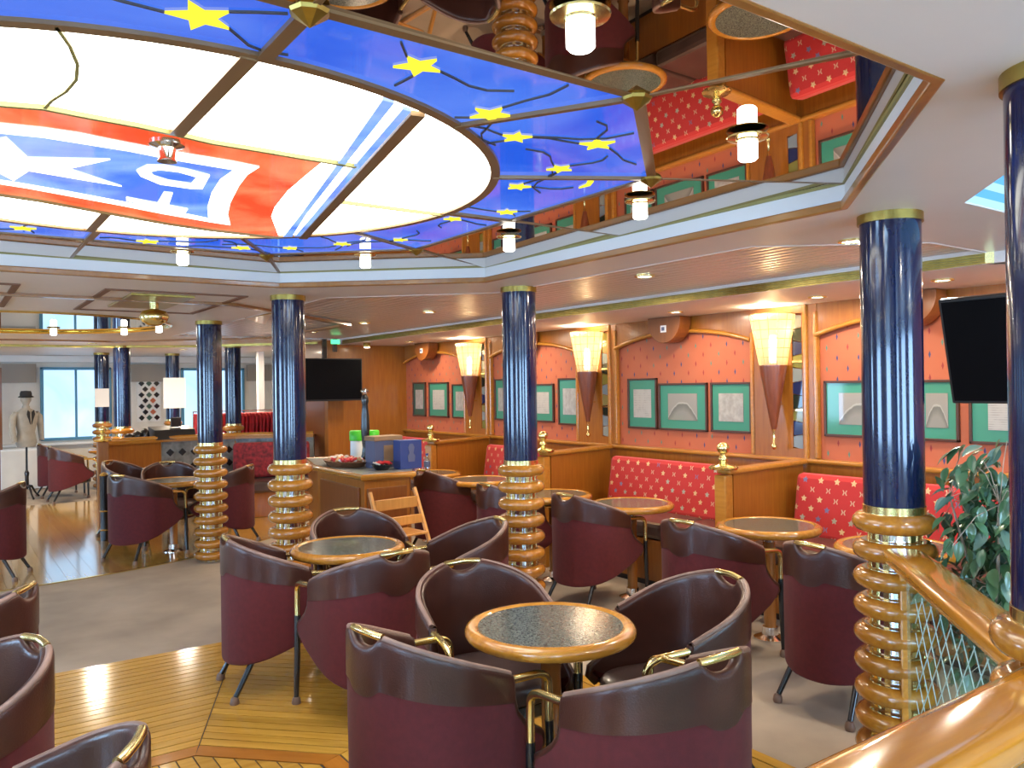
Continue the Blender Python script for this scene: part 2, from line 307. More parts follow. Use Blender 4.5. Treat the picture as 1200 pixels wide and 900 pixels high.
# ------------------------------------------------------------------ mesh helpers
class MB:
    def __init__(s): s.v = []; s.f = []; s.m = []; s.mi = 0
    def add(s, vs, fs):
        o = len(s.v); s.v += [tuple(v) for v in vs]; s.f += [tuple(i + o for i in f) for f in fs]; s.m += [s.mi] * len(fs); return s
    def box(s, c, d, rz=0.0, mtx=None):
        hx, hy, hz = d[0] / 2, d[1] / 2, d[2] / 2
        vs = [Vector((x * hx, y * hy, z * hz)) for x in (-1, 1) for y in (-1, 1) for z in (-1, 1)]
        if mtx is None: mtx = Matrix.Rotation(rz, 4, 'Z')
        vs = [mtx @ v + Vector(c) for v in vs]
        return s.add(vs, [(0, 1, 3, 2), (4, 6, 7, 5), (0, 4, 5, 1), (2, 3, 7, 6), (0, 2, 6, 4), (1, 5, 7, 3)])
    def tube(s, pts, r, n=10, cap=True, close=False):
        pts = [Vector(p) for p in pts]; rs = r if isinstance(r, (list, tuple)) else [r] * len(pts)
        rings = []; prev = None
        for i, p in enumerate(pts):
            a = pts[i - 1] if (i > 0 or close) else p; b = pts[(i + 1) % len(pts)] if (i < len(pts) - 1 or close) else p
            t = (b - a).normalized()
            if prev is None: x = t.orthogonal().normalized()
            else: x = (prev - t * prev.dot(t)).normalized()
            prev = x; y = t.cross(x)
            rings.append([p + (x * math.cos(2 * PI * k / n) + y * math.sin(2 * PI * k / n)) * rs[i] for k in range(n)])
        vs = [v for rg in rings for v in rg]; fs = []
        L = len(pts)
        for i in range(L if close else L - 1):
            j = (i + 1) % L
            for k in range(n):
                k2 = (k + 1) % n; fs.append((i * n + k, i * n + k2, j * n + k2, j * n + k))
        if cap and not close: fs.append(tuple(range(n - 1, -1, -1))); fs.append(tuple((L - 1) * n + k for k in range(n)))
        return s.add(vs, fs)
    def lathe(s, prof, c=(0, 0, 0), n=24, a0=0.0, a1=2 * PI):
        full = abs(a1 - a0 - 2 * PI) < 1e-6; m = n if full else n + 1
        vs = []
        for r, z in prof:
            for k in range(m):
                a = a0 + (a1 - a0) * k / n; vs.append((c[0] + r * math.cos(a), c[1] + r * math.sin(a), c[2] + z))
        fs = []
        for i in range(len(prof) - 1):
            for k in range(n):
                k2 = (k + 1) % m; fs.append((i * m + k, i * m + k2, (i + 1) * m + k2, (i + 1) * m + k))
        if full:
            if prof[0][0] > 1e-6: fs.append(tuple(range(m - 1, -1, -1)))
            if prof[-1][0] > 1e-6: fs.append(tuple((len(prof) - 1) * m + k for k in range(m)))
        return s.add(vs, fs)
    def torus(s, c, Rm, rx, rz=None, n=32, k=12):
        rz = rz or rx
        vs = []; fs = []
        for i in range(n):
            a = 2 * PI * i / n
            for j in range(k):
                b = 2 * PI * j / k; r = Rm + rx * math.cos(b)
                vs.append((c[0] + r * math.cos(a), c[1] + r * math.sin(a), c[2] + rz * math.sin(b)))
        for i in range(n):
            for j in range(k):
                i2, j2 = (i + 1) % n, (j + 1) % k
                fs.append((i * k + j, i2 * k + j, i2 * k + j2, i * k + j2))
        return s.add(vs, fs)
    def prism(s, poly, z0, z1, holes=()):
        loops = [list(poly)] + [list(h) for h in holes]
        tri = tessellate_polygon([[Vector((x, y, 0)) for x, y in l] for l in loops])
        flat = [p for l in loops for p in l]; n = len(flat)
        vs = [(x, y, z0) for x, y in flat] + [(x, y, z1) for x, y in flat]; fs = []
        for a, b, c in tri:
            A, B, C = flat[a], flat[b], flat[c]
            if (B[0] - A[0]) * (C[1] - A[1]) - (B[1] - A[1]) * (C[0] - A[0]) < 0: b, c = c, b
            fs.append((a, c, b)); fs.append((a + n, b + n, c + n))
        o = 0
        for l in loops:
            m = len(l)
            for k in range(m):
                k2 = (k + 1) % m; fs.append((o + k, o + k2, o + k2 + n, o + k + n))
            o += m
        return s.add(vs, fs)
    def map(s, fn): s.v = [tuple(fn(Vector(v))) for v in s.v]; return s
    def build(s, name, mat, parent=None, smooth=False, bevel=0.0, sub=0, loc=None, rz=0.0, mats=None, fixn=True):
        me = bpy.data.meshes.new(name); me.from_pydata(s.v, [], s.f)
        for mm in (mats or [mat]): me.materials.append(M[mm] if isinstance(mm, str) else mm)
        if mats: me.polygons.foreach_set('material_index', s.m)
        if fixn:
            import bmesh
            bm = bmesh.new(); bm.from_mesh(me); bmesh.ops.recalc_face_normals(bm, faces=bm.faces); bm.to_mesh(me); bm.free()
        o = bpy.data.objects.new(name, me); COL.objects.link(o)
        if smooth:
            me.shade_smooth()
            try: me.set_sharp_from_angle(angle=math.radians(50))
            except Exception: pass
        if bevel:
            md = o.modifiers.new('b', 'BEVEL'); md.width = bevel; md.segments = 2; md.limit_method = 'ANGLE'; md.angle_limit = math.radians(40)
        if sub:
            md = o.modifiers.new('s', 'SUBSURF'); md.levels = sub; md.render_levels = sub
        if loc is not None: o.location = loc
        o.rotation_euler.z = rz
        if parent is not None: o.parent = parent
        return o
def tag(o, label=None, cat=None, group=None, kind=None):
    if label: o['label'] = label
    if cat: o['category'] = cat
    if group: o['group'] = group
    if kind: o['kind'] = kind
    return o
def thing(name, label, cat, loc=(0, 0, 0), rz=0.0, group=None):
    o = bpy.data.objects.new(name, None); COL.objects.link(o); o.location = loc; o.rotation_euler.z = rz; o.empty_display_size = 0.05
    return tag(o, label, cat, group)
def copy_tree(o, parent=None):
    c = o.copy(); COL.objects.link(c)
    if parent is not None: c.parent = parent
    for ch in list(o.children): copy_tree(ch, c)
    return c
def place(proto, first, loc, rz, label, group=None):
    o = proto if first else copy_tree(proto)
    o.location = loc; o.rotation_euler.z = rz; o['label'] = label
    if group: o['group'] = group
    return o
def light(name, kind, loc, power, color=WARM, size=0.1, rot=(0, 0, 0), parent=None, spot=None):
    d = bpy.data.lights.new(name, kind); d.energy = power; d.color = color
    if kind == 'AREA': d.shape = 'DISK'; d.size = size
    else: d.shadow_soft_size = size
    if spot: d.spot_size = spot; d.spot_blend = 0.6
    o = bpy.data.objects.new(name, d); COL.objects.link(o); o.location = loc; o.rotation_euler = rot
    if parent is not None: o.parent = parent
    return o
def ngon(cx, cy, hx, hy, kx, ky):
    """chamfered rectangle, counter-clockwise from the right edge's near corner"""
    return [(cx + hx, cy - ky), (cx + hx, cy + ky), (cx + kx, cy + hy), (cx - kx, cy + hy), (cx - hx, cy + ky), (cx - hx, cy - ky), (cx - kx, cy - hy), (cx + kx, cy - hy)]
def circ(cx, cy, r, n=48, a0=0.0, a1=2 * PI): return [(cx + r * math.cos(a0 + (a1 - a0) * i / n), cy + r * math.sin(a0 + (a1 - a0) * i / n)) for i in range(n)]
def starp(cx, cy, r, rot=0.0, ri=0.42): return [(cx + (r if i % 2 == 0 else r * ri) * math.cos(rot + PI * i / 5), cy + (r if i % 2 == 0 else r * ri) * math.sin(rot + PI * i / 5)) for i in range(10)]
def clip(poly, nx, ny, d):
    """keep the side where nx*x+ny*y >= d"""
    out = []
    for i in range(len(poly)):
        a, b = poly[i], poly[(i + 1) % len(poly)]
        fa, fb = nx * a[0] + ny * a[1] - d, nx * b[0] + ny * b[1] - d
        if fa >= 0: out.append(a)
        if fa * fb < 0:
            t = fa / (fa - fb); out.append((a[0] + (b[0] - a[0]) * t, a[1] + (b[1] - a[1]) * t))
    return out
def ribbon(mb, pts, w, z0, z1):
    """a flat bar that follows pts in plan"""
    pts = [Vector(p) for p in pts]; L = []; Rr = []
    for i, p in enumerate(pts):
        a = pts[max(i - 1, 0)]; b = pts[min(i + 1, len(pts) - 1)]; t = (b - a).normalized(); n = Vector((-t.y, t.x)) * w / 2
        L.append(p + n); Rr.append(p - n)
    n = len(pts); vs = []
    for z in (z0, z1):
        vs += [(p.x, p.y, z) for p in L] + [(p.x, p.y, z) for p in Rr]
    fs = []
    for i in range(n - 1):
        fs += [(i, i + 1, n + i + 1, n + i), (2 * n + i, 3 * n + i, 3 * n + i + 1, 2 * n + i + 1), (i, 2 * n + i, 2 * n + i + 1, i + 1), (n + i, n + i + 1, 3 * n + i + 1, 3 * n + i)]
    fs += [(0, n, 3 * n, 2 * n), (n - 1, 3 * n - 1, 4 * n - 1, 2 * n - 1)]
    return mb.add(vs, fs)

CZ = 2.2265; MZ = 2.327; DK = 1.0; DX = 5.38; SZ = 2.17
CX, CY = 0.6, 2.97

# ------------------------------------------------------------------ floor
def struct(mb, name, mat, **kw): return tag(mb.build(name, mat, **kw), kind='structure')
YB, YF, XL = -3.4, 16.1, -4.9
floor = struct(MB().box(((XL + DX) / 2, (YB + YF) / 2, -0.05), (DX - XL + 0.6, YF - YB + 0.6, 0.1)), 'floor', 'carpet')
OH = 2.30
mbk = MB().prism(ngon(CX, CY, OH - 0.06, OH - 0.06, OH * 0.40, OH * 0.40), 0.0005, 0.003)
mbk.build('plank_bed', 'dark', floor)
PW = 0.066; t225 = math.tan(PI / 8)
for sct in range(8):
    mtx = Matrix.Translation((CX, CY, 0)) @ Matrix.Rotation(sct * PI / 4, 4, 'Z')
    k = 0; d = 0.80
    while d + PW < OH:
        a0, a1 = d * t225 - 0.003, (d + PW - 0.008) * t225 - 0.003
        mb = MB().prism([(-a0, d), (a0, d), (a1, d + PW - 0.008), (-a1, d + PW - 0.008)], 0.001, 0.0065 + 0.0005 * (k % 2))
        o = mb.build('plank', 'plank', floor); o.matrix_local = mtx; k += 1; d += PW
for i in range(8):   # dark-red border of the middle rose
    mtx = Matrix.Translation((CX, CY, 0)) @ Matrix.Rotation(i * PI / 4, 4, 'Z')
    a = 0.70 * t225; b = 0.79 * t225
    o = MB().prism([(-a, 0.70), (a, 0.70), (b - 0.003, 0.79), (-b + 0.003, 0.79)], 0.001, 0.0075).build('border_plank', 'plank2', floor); o.matrix_local = mtx
inner = [(CX + 0.69 / math.cos(PI / 8) * math.cos(PI / 8 + i * PI / 4), CY + 0.69 / math.cos(PI / 8) * math.sin(PI / 8 + i * PI / 4)) for i in range(8)]
for k in range(20):
    x0 = CX - 0.69 + k * 0.069
    p = clip(clip(inner, 1, 0, x0 + 0.003), -1, 0, -(x0 + 0.066))
    if len(p) > 2: MB().prism(p, 0.001, 0.007).build('plank', 'plank', floor)
# the round wooden floor beyond the carpet, edged in brass
fc, fr = (0.2, 12.1), 4.42
far_disc = [(x, min(y, 13.0)) for x, y in circ(*fc, fr, 96)]
far_disc = clip(clip(clip(circ(*fc, fr, 96), 0, -1, -13.2), -1, 0, -3.4), 1, 0, XL + 0.05)
def far_planks():
    k = 0; x = XL + 0.05
    while x < 3.4:
        p = clip(clip(far_disc, 1, 0, x + 0.001), -1, 0, -(x + 0.109))
        if len(p) > 2:
            if x > -1.3: MB().prism(p, 0.001, 0.006).build('plank', 'far_plank', floor)
            else: rest.prism(p, 0.001, 0.006)
        x += 0.11; k += 1
rest = MB(); far_planks(); tag(rest.build('far_deck', 'far_plank', floor), kind='stuff')
rg = MB(); ribbon(rg, circ(*fc, fr + 0.012, 90, PI * 1.10, PI * 1.90), 0.03, 0.001, 0.009); tag(rg.build('brass_edge', 'brass', floor), 'brass strip edging the far round wooden floor')

# ------------------------------------------------------------------ ceiling
OCT = ngon(CX, CY, 2.17, 2.08, 1.17, 1.22)
SLAT = [(3.80, 1.97), (4.34, 1.97), (4.34, 10.1), (2.25, 10.1), (2.25, 5.45), (3.15, 4.60), (3.15, 2.48)]
FARC = circ(0.6, 8.7, 1.28, 40)
SKY = [(2.65, 0.60), (3.75, 0.60), (3.75, 1.46), (3.06, 1.46), (2.65, 1.10)]
ceil = struct(MB().prism([(XL, YB), (4.36, YB), (4.36, YF), (XL, YF)], CZ, CZ + 0.02, holes=[OCT[::-1], SLAT[::-1], FARC[::-1], SKY[::-1]]), 'ceiling', 'ceil')
MB().box(((XL + DX) / 2, (YB + YF) / 2, 2.42), (DX - XL + 0.6, YF - YB + 0.6, 0.04)).build('ceiling_deck', 'dark', ceil)
for i in range(26):    # long brushed-metal slats
    x0 = 2.27 + i * 0.0795; x1 = x0 + 0.073; xm = (x0 + x1) / 2
    if xm > 4.33: break
    ys = 1.99 if xm > 3.8 else (2.48 - (xm - 3.15) * 0.78 if xm > 3.15 else 4.60 + (3.15 - xm) * 0.94)
    mb = MB(); hw = (x1 - x0) / 2
    sec = [(-hw, 0.012), (-hw, 0.003), (-hw * 0.8, -0.0008), (-hw * 0.3, -0.0016), (hw * 0.3, -0.0016), (hw * 0.8, -0.0008), (hw, 0.003), (hw, 0.012)]
    mb.add([(xm + a_, yy, 2.243 + b_) for yy in (ys, 10.09) for a_, b_ in sec], [(i_, i_ + 1, i_ + 9, i_ + 8) for i_ in range(7)] + [(0, 8, 15, 7)]); mb.build('slat', 'slat', ceil, smooth=True)
e = MB()
for a, b in zip(SLAT, SLAT[1:] + SLAT[:1]): ribbon(e, [a, b], 0.012, CZ - 0.003, 2.262)
e.build('slat_edge', 'ceil', ceil)
MB().prism(SLAT, 2.262, 2.27).build('slat_backing', 'dark', ceil)
sof = struct(MB().box(((4.36 + DX) / 2, (YB + 10.3) / 2, SZ + 0.06), (DX - 4.36, 10.3 - YB, 0.12)), 'ceiling_side', 'ceil')
# ridged gold strip on the drop between the two ceiling levels
gs = tag(thing('gold_strip', 'long ridged gold strip along the drop in the ceiling before the picture wall', 'trim', (4.352, 6.0, SZ)))
gs['kind'] = 'structure'
g = MB()
for k in range(5): g.box((0, 0, 0.006 + k * 0.0115), (0.014 + 0.004 * (k % 2), 8.06, 0.0095))
g.build('gold_moulding', 'oldbrass', gs)
g = MB().prism([(-0.02, -4.03), (0.03, -4.03), (0.13, -4.10), (0.06, -4.12)], 0.0, 0.057); g.build('gold_tip', 'brass', gs)
# octagon recess
MH = MZ - CZ
tr = struct(MB(), 'trim_1', 'trim') if False else None
t = MB()
inn = ngon(CX, CY, 2.15, 2.06, 1.162, 1.212); out = ngon(CX, CY, 2.18, 2.09, 1.174, 1.224)
t.prism(out, CZ - 0.003, CZ + 0.030, holes=[inn[::-1]])
struct(t, 'trim_1', 'trim', bevel=0.006)
t = MB()
for a, b in zip(OCT, OCT[1:] + OCT[:1]): ribbon(t, [a, b], 0.006, CZ + 0.004, MZ + 0.006)
struct(t, 'trim_2', 'fascia')
t = MB()
t.prism(ngon(CX, CY, 2.168, 2.078, 1.169, 1.219), MZ - 0.010, MZ + 0.002, holes=[ngon(CX, CY, 2.158, 2.068, 1.165, 1.215)[::-1]]); struct(t, 'trim_3', 'lead_y')

INO = ngon(CX, CY, 1.50, 1.45, 0.88, 0.88)
def ring12(oct_):
    """8 corners and 4 mid-points, anticlockwise from the right-hand mid-point"""
    c = oct_
    return [((c[0][0] + c[1][0]) / 2, (c[0][1] + c[1][1]) / 2), c[1], c[2], ((c[2][0] + c[3][0]) / 2, c[2][1]), c[3], c[4], ((c[4][0] + c[5][0]) / 2, (c[4][1] + c[5][1]) / 2), c[5], c[6], ((c[6][0] + c[7][0]) / 2, c[6][1]), c[7], c[0]]
RI = ring12(INO); RO = ring12(OCT)
CR = 1.17
def oncirc(p, r=CR):
    d = Vector((p[0] - CX, p[1] - CY)).normalized(); return (CX + d.x * r, CY + d.y * r)
mir = thing('mirror_ring', 'bronze mirror ceiling ring of twelve panels around the lit stained glass', 'mirror', (0, 0, MZ)); mir.scale = (DK, DK, 1)
for i in range(12):
    j = (i + 1) % 12
    q4 = [RI[i], RO[i], RO[j], RI[j]]; mx_, my_ = sum(q[0] for q in q4) / 4, sum(q[1] for q in q4) / 4
    # each panel is tilted a touch so the room's reflections sit lower
    MB().prism(q4, 0.0, 0.008).map(lambda v: Vector((v.x, v.y, v.z - ((v.x - mx_) * 0.577 + (v.y - my_) * 0.817) * 0.013))).build('mirror_panel', 'mirror', mir)
for i in range(12): ribbon(MB(), [RI[i], RO[i]], 0.016, -0.008, 0.006).build('mirror_frame', 'leadframe', mir)
dome = thing('stained_glass_ceiling', 'lit stained glass ceiling with white disc, blue star border and a red-edged blue flag', 'ceiling panel', (0, 0, MZ)); dome.scale = (DK, DK, 1)
for i in range(12):
    j = (i + 1) % 12
    a0 = math.atan2(RI[i][1] - CY, RI[i][0] - CX); a1 = math.atan2(RI[j][1] - CY, RI[j][0] - CX)
    while a1 < a0: a1 += 2 * PI
    arc = [(CX + CR * math.cos(a1 + (a0 - a1) * q / 6), CY + CR * math.sin(a1 + (a0 - a1) * q / 6)) for q in range(7)]
    MB().prism([RI[i], RI[j]] + arc, 0.0, 0.006).build('blue_pane', 'blue_e', dome)
disc = circ(CX, CY, CR, 96)
b2a, b2b = (1.063, 1.928), (1.458, 3.818)
nx, ny = (b2b[1] - b2a[1]), -(b2b[0] - b2a[0]); dl = math.hypot(nx, ny); nx /= dl; ny /= dl; dd = nx * b2a[0] + ny * b2a[1]
parts = []
right = clip(disc, nx, ny, dd); left = clip(disc, -nx, -ny, -dd)
parts += [clip(right, 0, 1, 3.01), clip(right, 0, -1, -3.01)]
for half in (clip(left, 0, 1, 2.99), clip(left, 0, -1, -2.99)):
    parts += [clip(half, 1, 0, 0.57), clip(half, -1, 0, -0.57)]
for p in parts: MB().prism(p, 0.0, 0.006).build('white_pane', 'white_e', dome)
def mirror_pts(pts): return [(2 * 0.14 - x, 6.02 - y) for x, y in pts]
FLAG_T = [(0.135, 2.444), (0.227, 2.414), (0.327, 2.427), (0.456, 2.437), (0.573, 2.46), (0.671, 2.484), (0.826, 2.488), (0.971, 2.495), (1.030, 2.494)]
FLAG_R = [(1.047, 2.693), (1.074, 2.963), (1.125, 3.253), (1.173, 3.436), (1.36, 3.877)]
FLAG_B = [(1.034, 3.849), (0.846, 3.804), (0.582, 3.700), (0.323, 3.590), (0.193, 3.560)]
FLAG = [(-0.45, 2.40), (-0.15, 2.46)] + FLAG_T + FLAG_R + FLAG_B + [(-0.15, 3.54), (-0.44, 3.60)]
WHITE = [(-0.35, 2.58), (-0.1, 2.64), (0.144, 2.628), (0.244, 2.608), (0.333, 2.605), (0.42, 2.625), (0.585, 2.652), (0.784, 2.666), (0.878, 2.684), (0.875, 2.801), (0.896, 2.968), (0.948, 3.255), (1.002, 3.48), (1.076, 3.698), (0.985, 3.677), (0.768, 3.604), (0.593, 3.527), (0.268, 3.405), (0.184, 3.385), (-0.1, 3.37), (-0.34, 3.42)]
BLUE = [(-0.27, 2.68), (-0.05, 2.73), (0.149, 2.723), (0.253, 2.703), (0.364, 2.71), (0.483, 2.717), (0.613, 2.745), (0.812, 2.763), (0.809, 2.896), (0.837, 3.11), (0.888, 3.362), (0.947, 3.574), (0.78, 3.502), (0.586, 3.428), (0.394, 3.356), (0.222, 3.305), (0.179, 3.298), (-0.05, 3.29), (-0.26, 3.33)]
# the flag is glazed in pieces: red border, white border, blue field, white cross and letters, each its own pane
for x0, x1 in ((-0.6, 0.02), (0.02, 0.44), (0.44, 0.80), (0.80, 1.5)):
    p = clip(clip(FLAG, 1, 0, x0), -1, 0, -x1)
    if len(p) > 2: MB().prism(p, -0.003, 0.001).build('red_pane', 'red_e', dome)
MB().prism(WHITE, -0.006, -0.002).build('white_border_pane', 'flagwhite_e', dome)
for x0, x1 in ((-0.6, 0.02), (0.02, 0.44), (0.44, 1.5)):
    p = clip(clip(BLUE, 1, 0, x0), -1, 0, -x1)
    MB().prism(p, -0.009, -0.005).build('blue_field_pane', 'blue2_e', dome)
cc = (0.135, 3.01)
arm = [(0.234, 2.940), (0.45, 2.826), (0.354, 3.015), (0.542, 3.175), (0.250, 3.110)]
armp = [(x - cc[0], y - cc[1]) for x, y in arm]
cross = armp + [(0.083, 0.27), (0.03, 0.17), (-0.03, 0.27)] + [(-x, -y) for x, y in armp] + [(-0.083, -0.27), (-0.03, -0.17), (0.03, -0.27)]
MB().prism([(cc[0] + x, cc[1] + y) for x, y in cross], -0.012, -0.008).build('white_cross', 'flagwhite_e', dome)
DO = [(0.764, 2.857), (0.683, 2.82), (0.608, 2.807), (0.56, 2.837), (0.544, 2.92), (0.571, 2.992), (0.65, 3.072), (0.754, 3.079), (0.792, 3.063)]
DI = [(0.734, 2.903), (0.667, 2.867), (0.605, 2.869), (0.585, 2.913), (0.606, 2.964), (0.661, 3.002), (0.74, 3.009)]
MB().prism(DO, -0.012, -0.008, holes=[DI[::-1]]).build('letter_d', 'flagwhite_e', dome)
MB().prism([(0.586, 3.345), (0.83, 3.434), (0.838, 3.504), (0.597, 3.404)], -0.012, -0.008).build('letter_bar', 'flagwhite_e', dome)
MB().prism([(0.707, 3.404), (0.687, 3.189), (0.717, 3.185), (0.751, 3.411)], -0.012, -0.008).build('letter_stem', 'flagwhite_e', dome)
S1 = [(0.935, 1.882), (0.972, 1.890), (1.085, 2.422), (1.278, 3.312), (1.406, 3.83), (1.37, 3.85), (1.259, 3.323), (1.062, 2.437)]
S2 = [(1.010, 1.915), (1.038, 1.922), (1.139, 2.411), (1.317, 3.248), (1.445, 3.80), (1.415, 3.82), (1.305, 3.295), (1.113, 2.405)]
for sp_ in (S1, S2): MB().prism(sp_, -0.009, 0.001).build('blue_stripe', 'blue2_e', dome)
# frames
f = MB(); f.prism(circ(CX, CY, CR + 0.022, 96), -0.010, 0.001, holes=[circ(CX, CY, CR - 0.010, 96)[::-1]]); f.build('disc_frame', 'leadframe', dome)
f = MB(); f.prism(ngon(CX, CY, 1.518, 1.468, 0.89, 0.89), -0.007, 0.001, holes=[ngon(CX, CY, 1.488, 1.438, 0.872, 0.872)[::-1]]); f.build('octagon_frame', 'leadframe', dome)
f = MB()
for i in range(12): ribbon(f, [oncirc(RI[i]), RI[i]], 0.034 if i % 3 == 0 else 0.018, -0.012, 0.001)
ribbon(f, [(0.57, CY - CR), (0.565, 2.45)], 0.04, -0.014, 0.0); ribbon(f, [(0.57, 3.70), (0.57, CY + CR)], 0.04, -0.014, 0.0)
ribbon(f, [b2a, b2b], 0.04, -0.014, 0.0); f.build('glazing_bar', 'leadframe', dome)
f = MB(); ribbon(f, FLAG_T + [(1.14, 2.50)], 0.014, -0.013, 0.0); ribbon(f, [(-0.44, 3.60), (-0.15, 3.54)] + FLAG_B[::-1] + [(1.36, 3.877)], 0.010, -0.013, 0.0)
ribbon(f, [(1.30, 3.01), (1.77, 3.01)], 0.012, -0.013, 0.0)
ribbon(f, [(0.20, 1.86), (0.235, 1.95), (0.262, 2.05), (0.272, 2.15), (0.262, 2.25), (0.24, 2.34), (0.23, 2.42)], 0.008, -0.01, 0.0); ribbon(f, [(-0.45, 2.40), (-0.15, 2.46), (0.135, 2.444)], 0.014, -0.013, 0.0)
f.build('flag_edge', 'lead_y', dome)
stars = [((0.432, 1.669), .085), ((0.913, 1.652), .075), ((1.239, 1.839), .08), ((1.417, 1.967), .062), ((1.668, 1.888), .075), ((1.747, 2.173), .06), ((1.773, 2.45), .06), ((1.988, 2.837), .06), ((1.865, 3.076), .055), ((0.317, 4.259), .07), ((0.855, 4.33), .07), ((1.30, 4.28), .065), ((1.70, 3.905), .06), ((1.90, 3.65), .05), ((1.52, 4.16), .05), ((-0.2, 1.68), .08), ((-0.6, 1.8), .07), ((-0.75, 2.6), .07), ((-0.8, 3.3), .06), ((-0.35, 4.2), .07)]
ld = MB()
for i, ((x, y), r) in enumerate(stars):
    rot = 0.35 + i * 0.9
    r *= 0.78
    MB().prism(starp(x, y, r, rot), -0.006, 0.001).build('yellow_star', 'yellow_e', dome)
    for q in (0, 2, 4):
        a = rot + q * 2 * PI / 5 * 1.0; L = (0.16, 0.30, 0.22)[q // 2]
        pts = [(x + math.cos(a + 0.25 * math.sin(u * 3)) * (r + L * u), y + math.sin(a + 0.25 * math.sin(u * 3)) * (r + L * u)) for u in (0, .25, .5, .75, 1)]
        pts = [p for p in pts if math.hypot(p[0] - CX, p[1] - CY) > CR + 0.02 and abs(p[0] - CX) < 1.47 and abs(p[1] - CY) < 1.42 and abs(p[0] - CX) + abs(p[1] - CY) < 2.33]
        if len(pts) > 1: ribbon(ld, pts, 0.0045, -0.005, 0.0)
tag(ld.build('leading', 'lead', dome), kind='stuff')
MB().prism([(1.90, 2.20), (1.955, 2.235), (1.985, 2.29), (1.975, 2.345), (1.965, 2.29), (1.935, 2.245)], -0.006, 0.001).build('yellow_moon', 'yellow_e', dome)
for i in (1, 2, 4, 5, 7, 8, 9, 10, 11):
    x, y = RI[i]; a = math.atan2(y - CY, x - CX)
    MB().lathe([(0.042, 0), (0.038, -0.008), (0.0, -0.034)], (0, 0, -0.006), 8).build('rosette', 'oldbrass', dome, loc=(x, y, 0), rz=a)
MB().lathe([(0.05, 0), (0.05, -0.012), (0.025, -0.02), (0.022, -0.05), (0.028, -0.06), (0.0, -0.06)], (0, 0, -0.012), 16).build('glass_knob', 'chrome', dome, smooth=True, loc=(0.555, 2.53, 0))

# pendant lamps hanging under the mirror ring
def pendant():
    p = thing('pendant_lamp', 'lamp', 'lamp', group='small cylinder lamps on the mirror ring')
    MB().lathe([(0.0, 0.0), (0.050, 0), (0.062, -0.004), (0.060, -0.008), (0.045, -0.011), (0.034, -0.012), (0.032, -0.016), (0, -0.016)], n=24).build('brass_plate', 'brass', p, smooth=True)
    MB().lathe([(0.0, -0.015), (0.028, -0.015), (0.029, -0.020), (0.029, -0.068), (0.023, -0.074), (0.0, -0.074)], n=20).build('glass_cylinder', 'lamp_e', p, smooth=True)
    return p
pp = pendant()
PL = [((1.049, 1.233), 'largest cylinder pendant lamp, over the near edge of the mirror ceiling'),
      ((1.986, 1.572), 'cylinder pendant lamp under the right corner of the mirror ceiling'),
      ((2.307, 2.359), 'cylinder pendant lamp right of the blue corner with the crescent moon'),
      ((2.30, 3.266), 'cylinder pendant lamp above the middle blue column'),
      ((1.93, 4.12), 'cylinder pendant lamp at the far right corner of the octagon ceiling'),
      ((1.06, 4.507), 'cylinder pendant lamp on the far edge, below the flag letters'),
      ((0.10, 4.60), 'cylinder pendant lamp left of frame on the far edge of the octagon ceiling'),
      ((-0.9, 4.2), 'cylinder pendant lamp at the far left corner of the octagon ceiling'),
      ((-1.2, 3.3), 'cylinder pendant lamp on the far half of the left side'),
      ((-1.2, 2.4), 'cylinder pendant lamp on the near half of the left side'),
      ((-0.9, 1.6), 'cylinder pendant lamp at the near left corner of the octagon ceiling'),
      ((0.1, 1.25), 'cylinder pendant lamp on the near edge, left of the largest')]
for i, ((x, y), lb) in enumerate(PL):
    place(pp, i == 0, (x * DK, y * DK, MZ - 0.006), 0, lb)

# far round mirror recess
fm = thing('far_mirror_recess', 'round brass-rimmed mirror recess in the ceiling near the far windows', 'mirror', (0.6, 8.7, CZ))
MB().lathe([(0.0, 0.010), (1.275, 0.010), (1.275, 0.02), (0, 0.02)], n=40).build('mirror_disc', 'mirror2', fm)
MB().torus((0, 0, 0.0), 1.29, 0.022, 0.016, 48, 8).build('brass_rim', 'brass', fm, smooth=True)
for i, (x, y, lb) in enumerate([(0.95, 9.35, 'small round lamp in the far mirror recess, nearest the left window'), (1.55, 9.05, 'small round lamp in the far mirror recess, before the patterned panel'), (1.78, 8.55, 'small round lamp in the far mirror recess, beside the blue column')]):
    o = place(pp, False, (x, y, CZ + 0.0095), 0, lb, 'lamps of the far mirror recess')
t = MB(); t.prism(ngon(0.6, 8.7, 2.75, 2.62, 1.2, 1.2), CZ - 0.02, CZ + 0.001, holes=[ngon(0.6, 8.7, 2.69, 2.56, 1.18, 1.18)[::-1]]); struct(t, 'trim_4', 'trim')
t = MB(); ribbon(t, [(-3, 12.55), (1.6, 12.55), (3.0, 12.0), (4.4, 10.4)], 0.10, CZ - 0.03, CZ + 0.001); struct(t, 'trim_5', 'oldbrass')
k = 6
for x0, x1 in ((-0.48, 0.38), (0.87, 1.72)):
    t = MB(); t.prism([(x0 - .02, 5.58), (x1 + .02, 5.58), (x1 + .02, 7.07), (x0 - .02, 7.07)], CZ - 0.008, CZ + 0.001, holes=[[(x0 + .02, 5.62), (x0 + .02, 7.03), (x1 - .02, 7.03), (x1 - .02, 5.62)]])
    struct(t, 'trim_%d' % k, 'coffer'); k += 1
bx = thing('ceiling_fixture', 'square brass ceiling plate with a polished brass dish hanging below', 'lamp', (1.26, 6.2, CZ))
MB().box((-0.03, 0, -0.008), (0.40, 0.9, 0.016)).build('plate', 'oldbrass', bx, bevel=0.004)
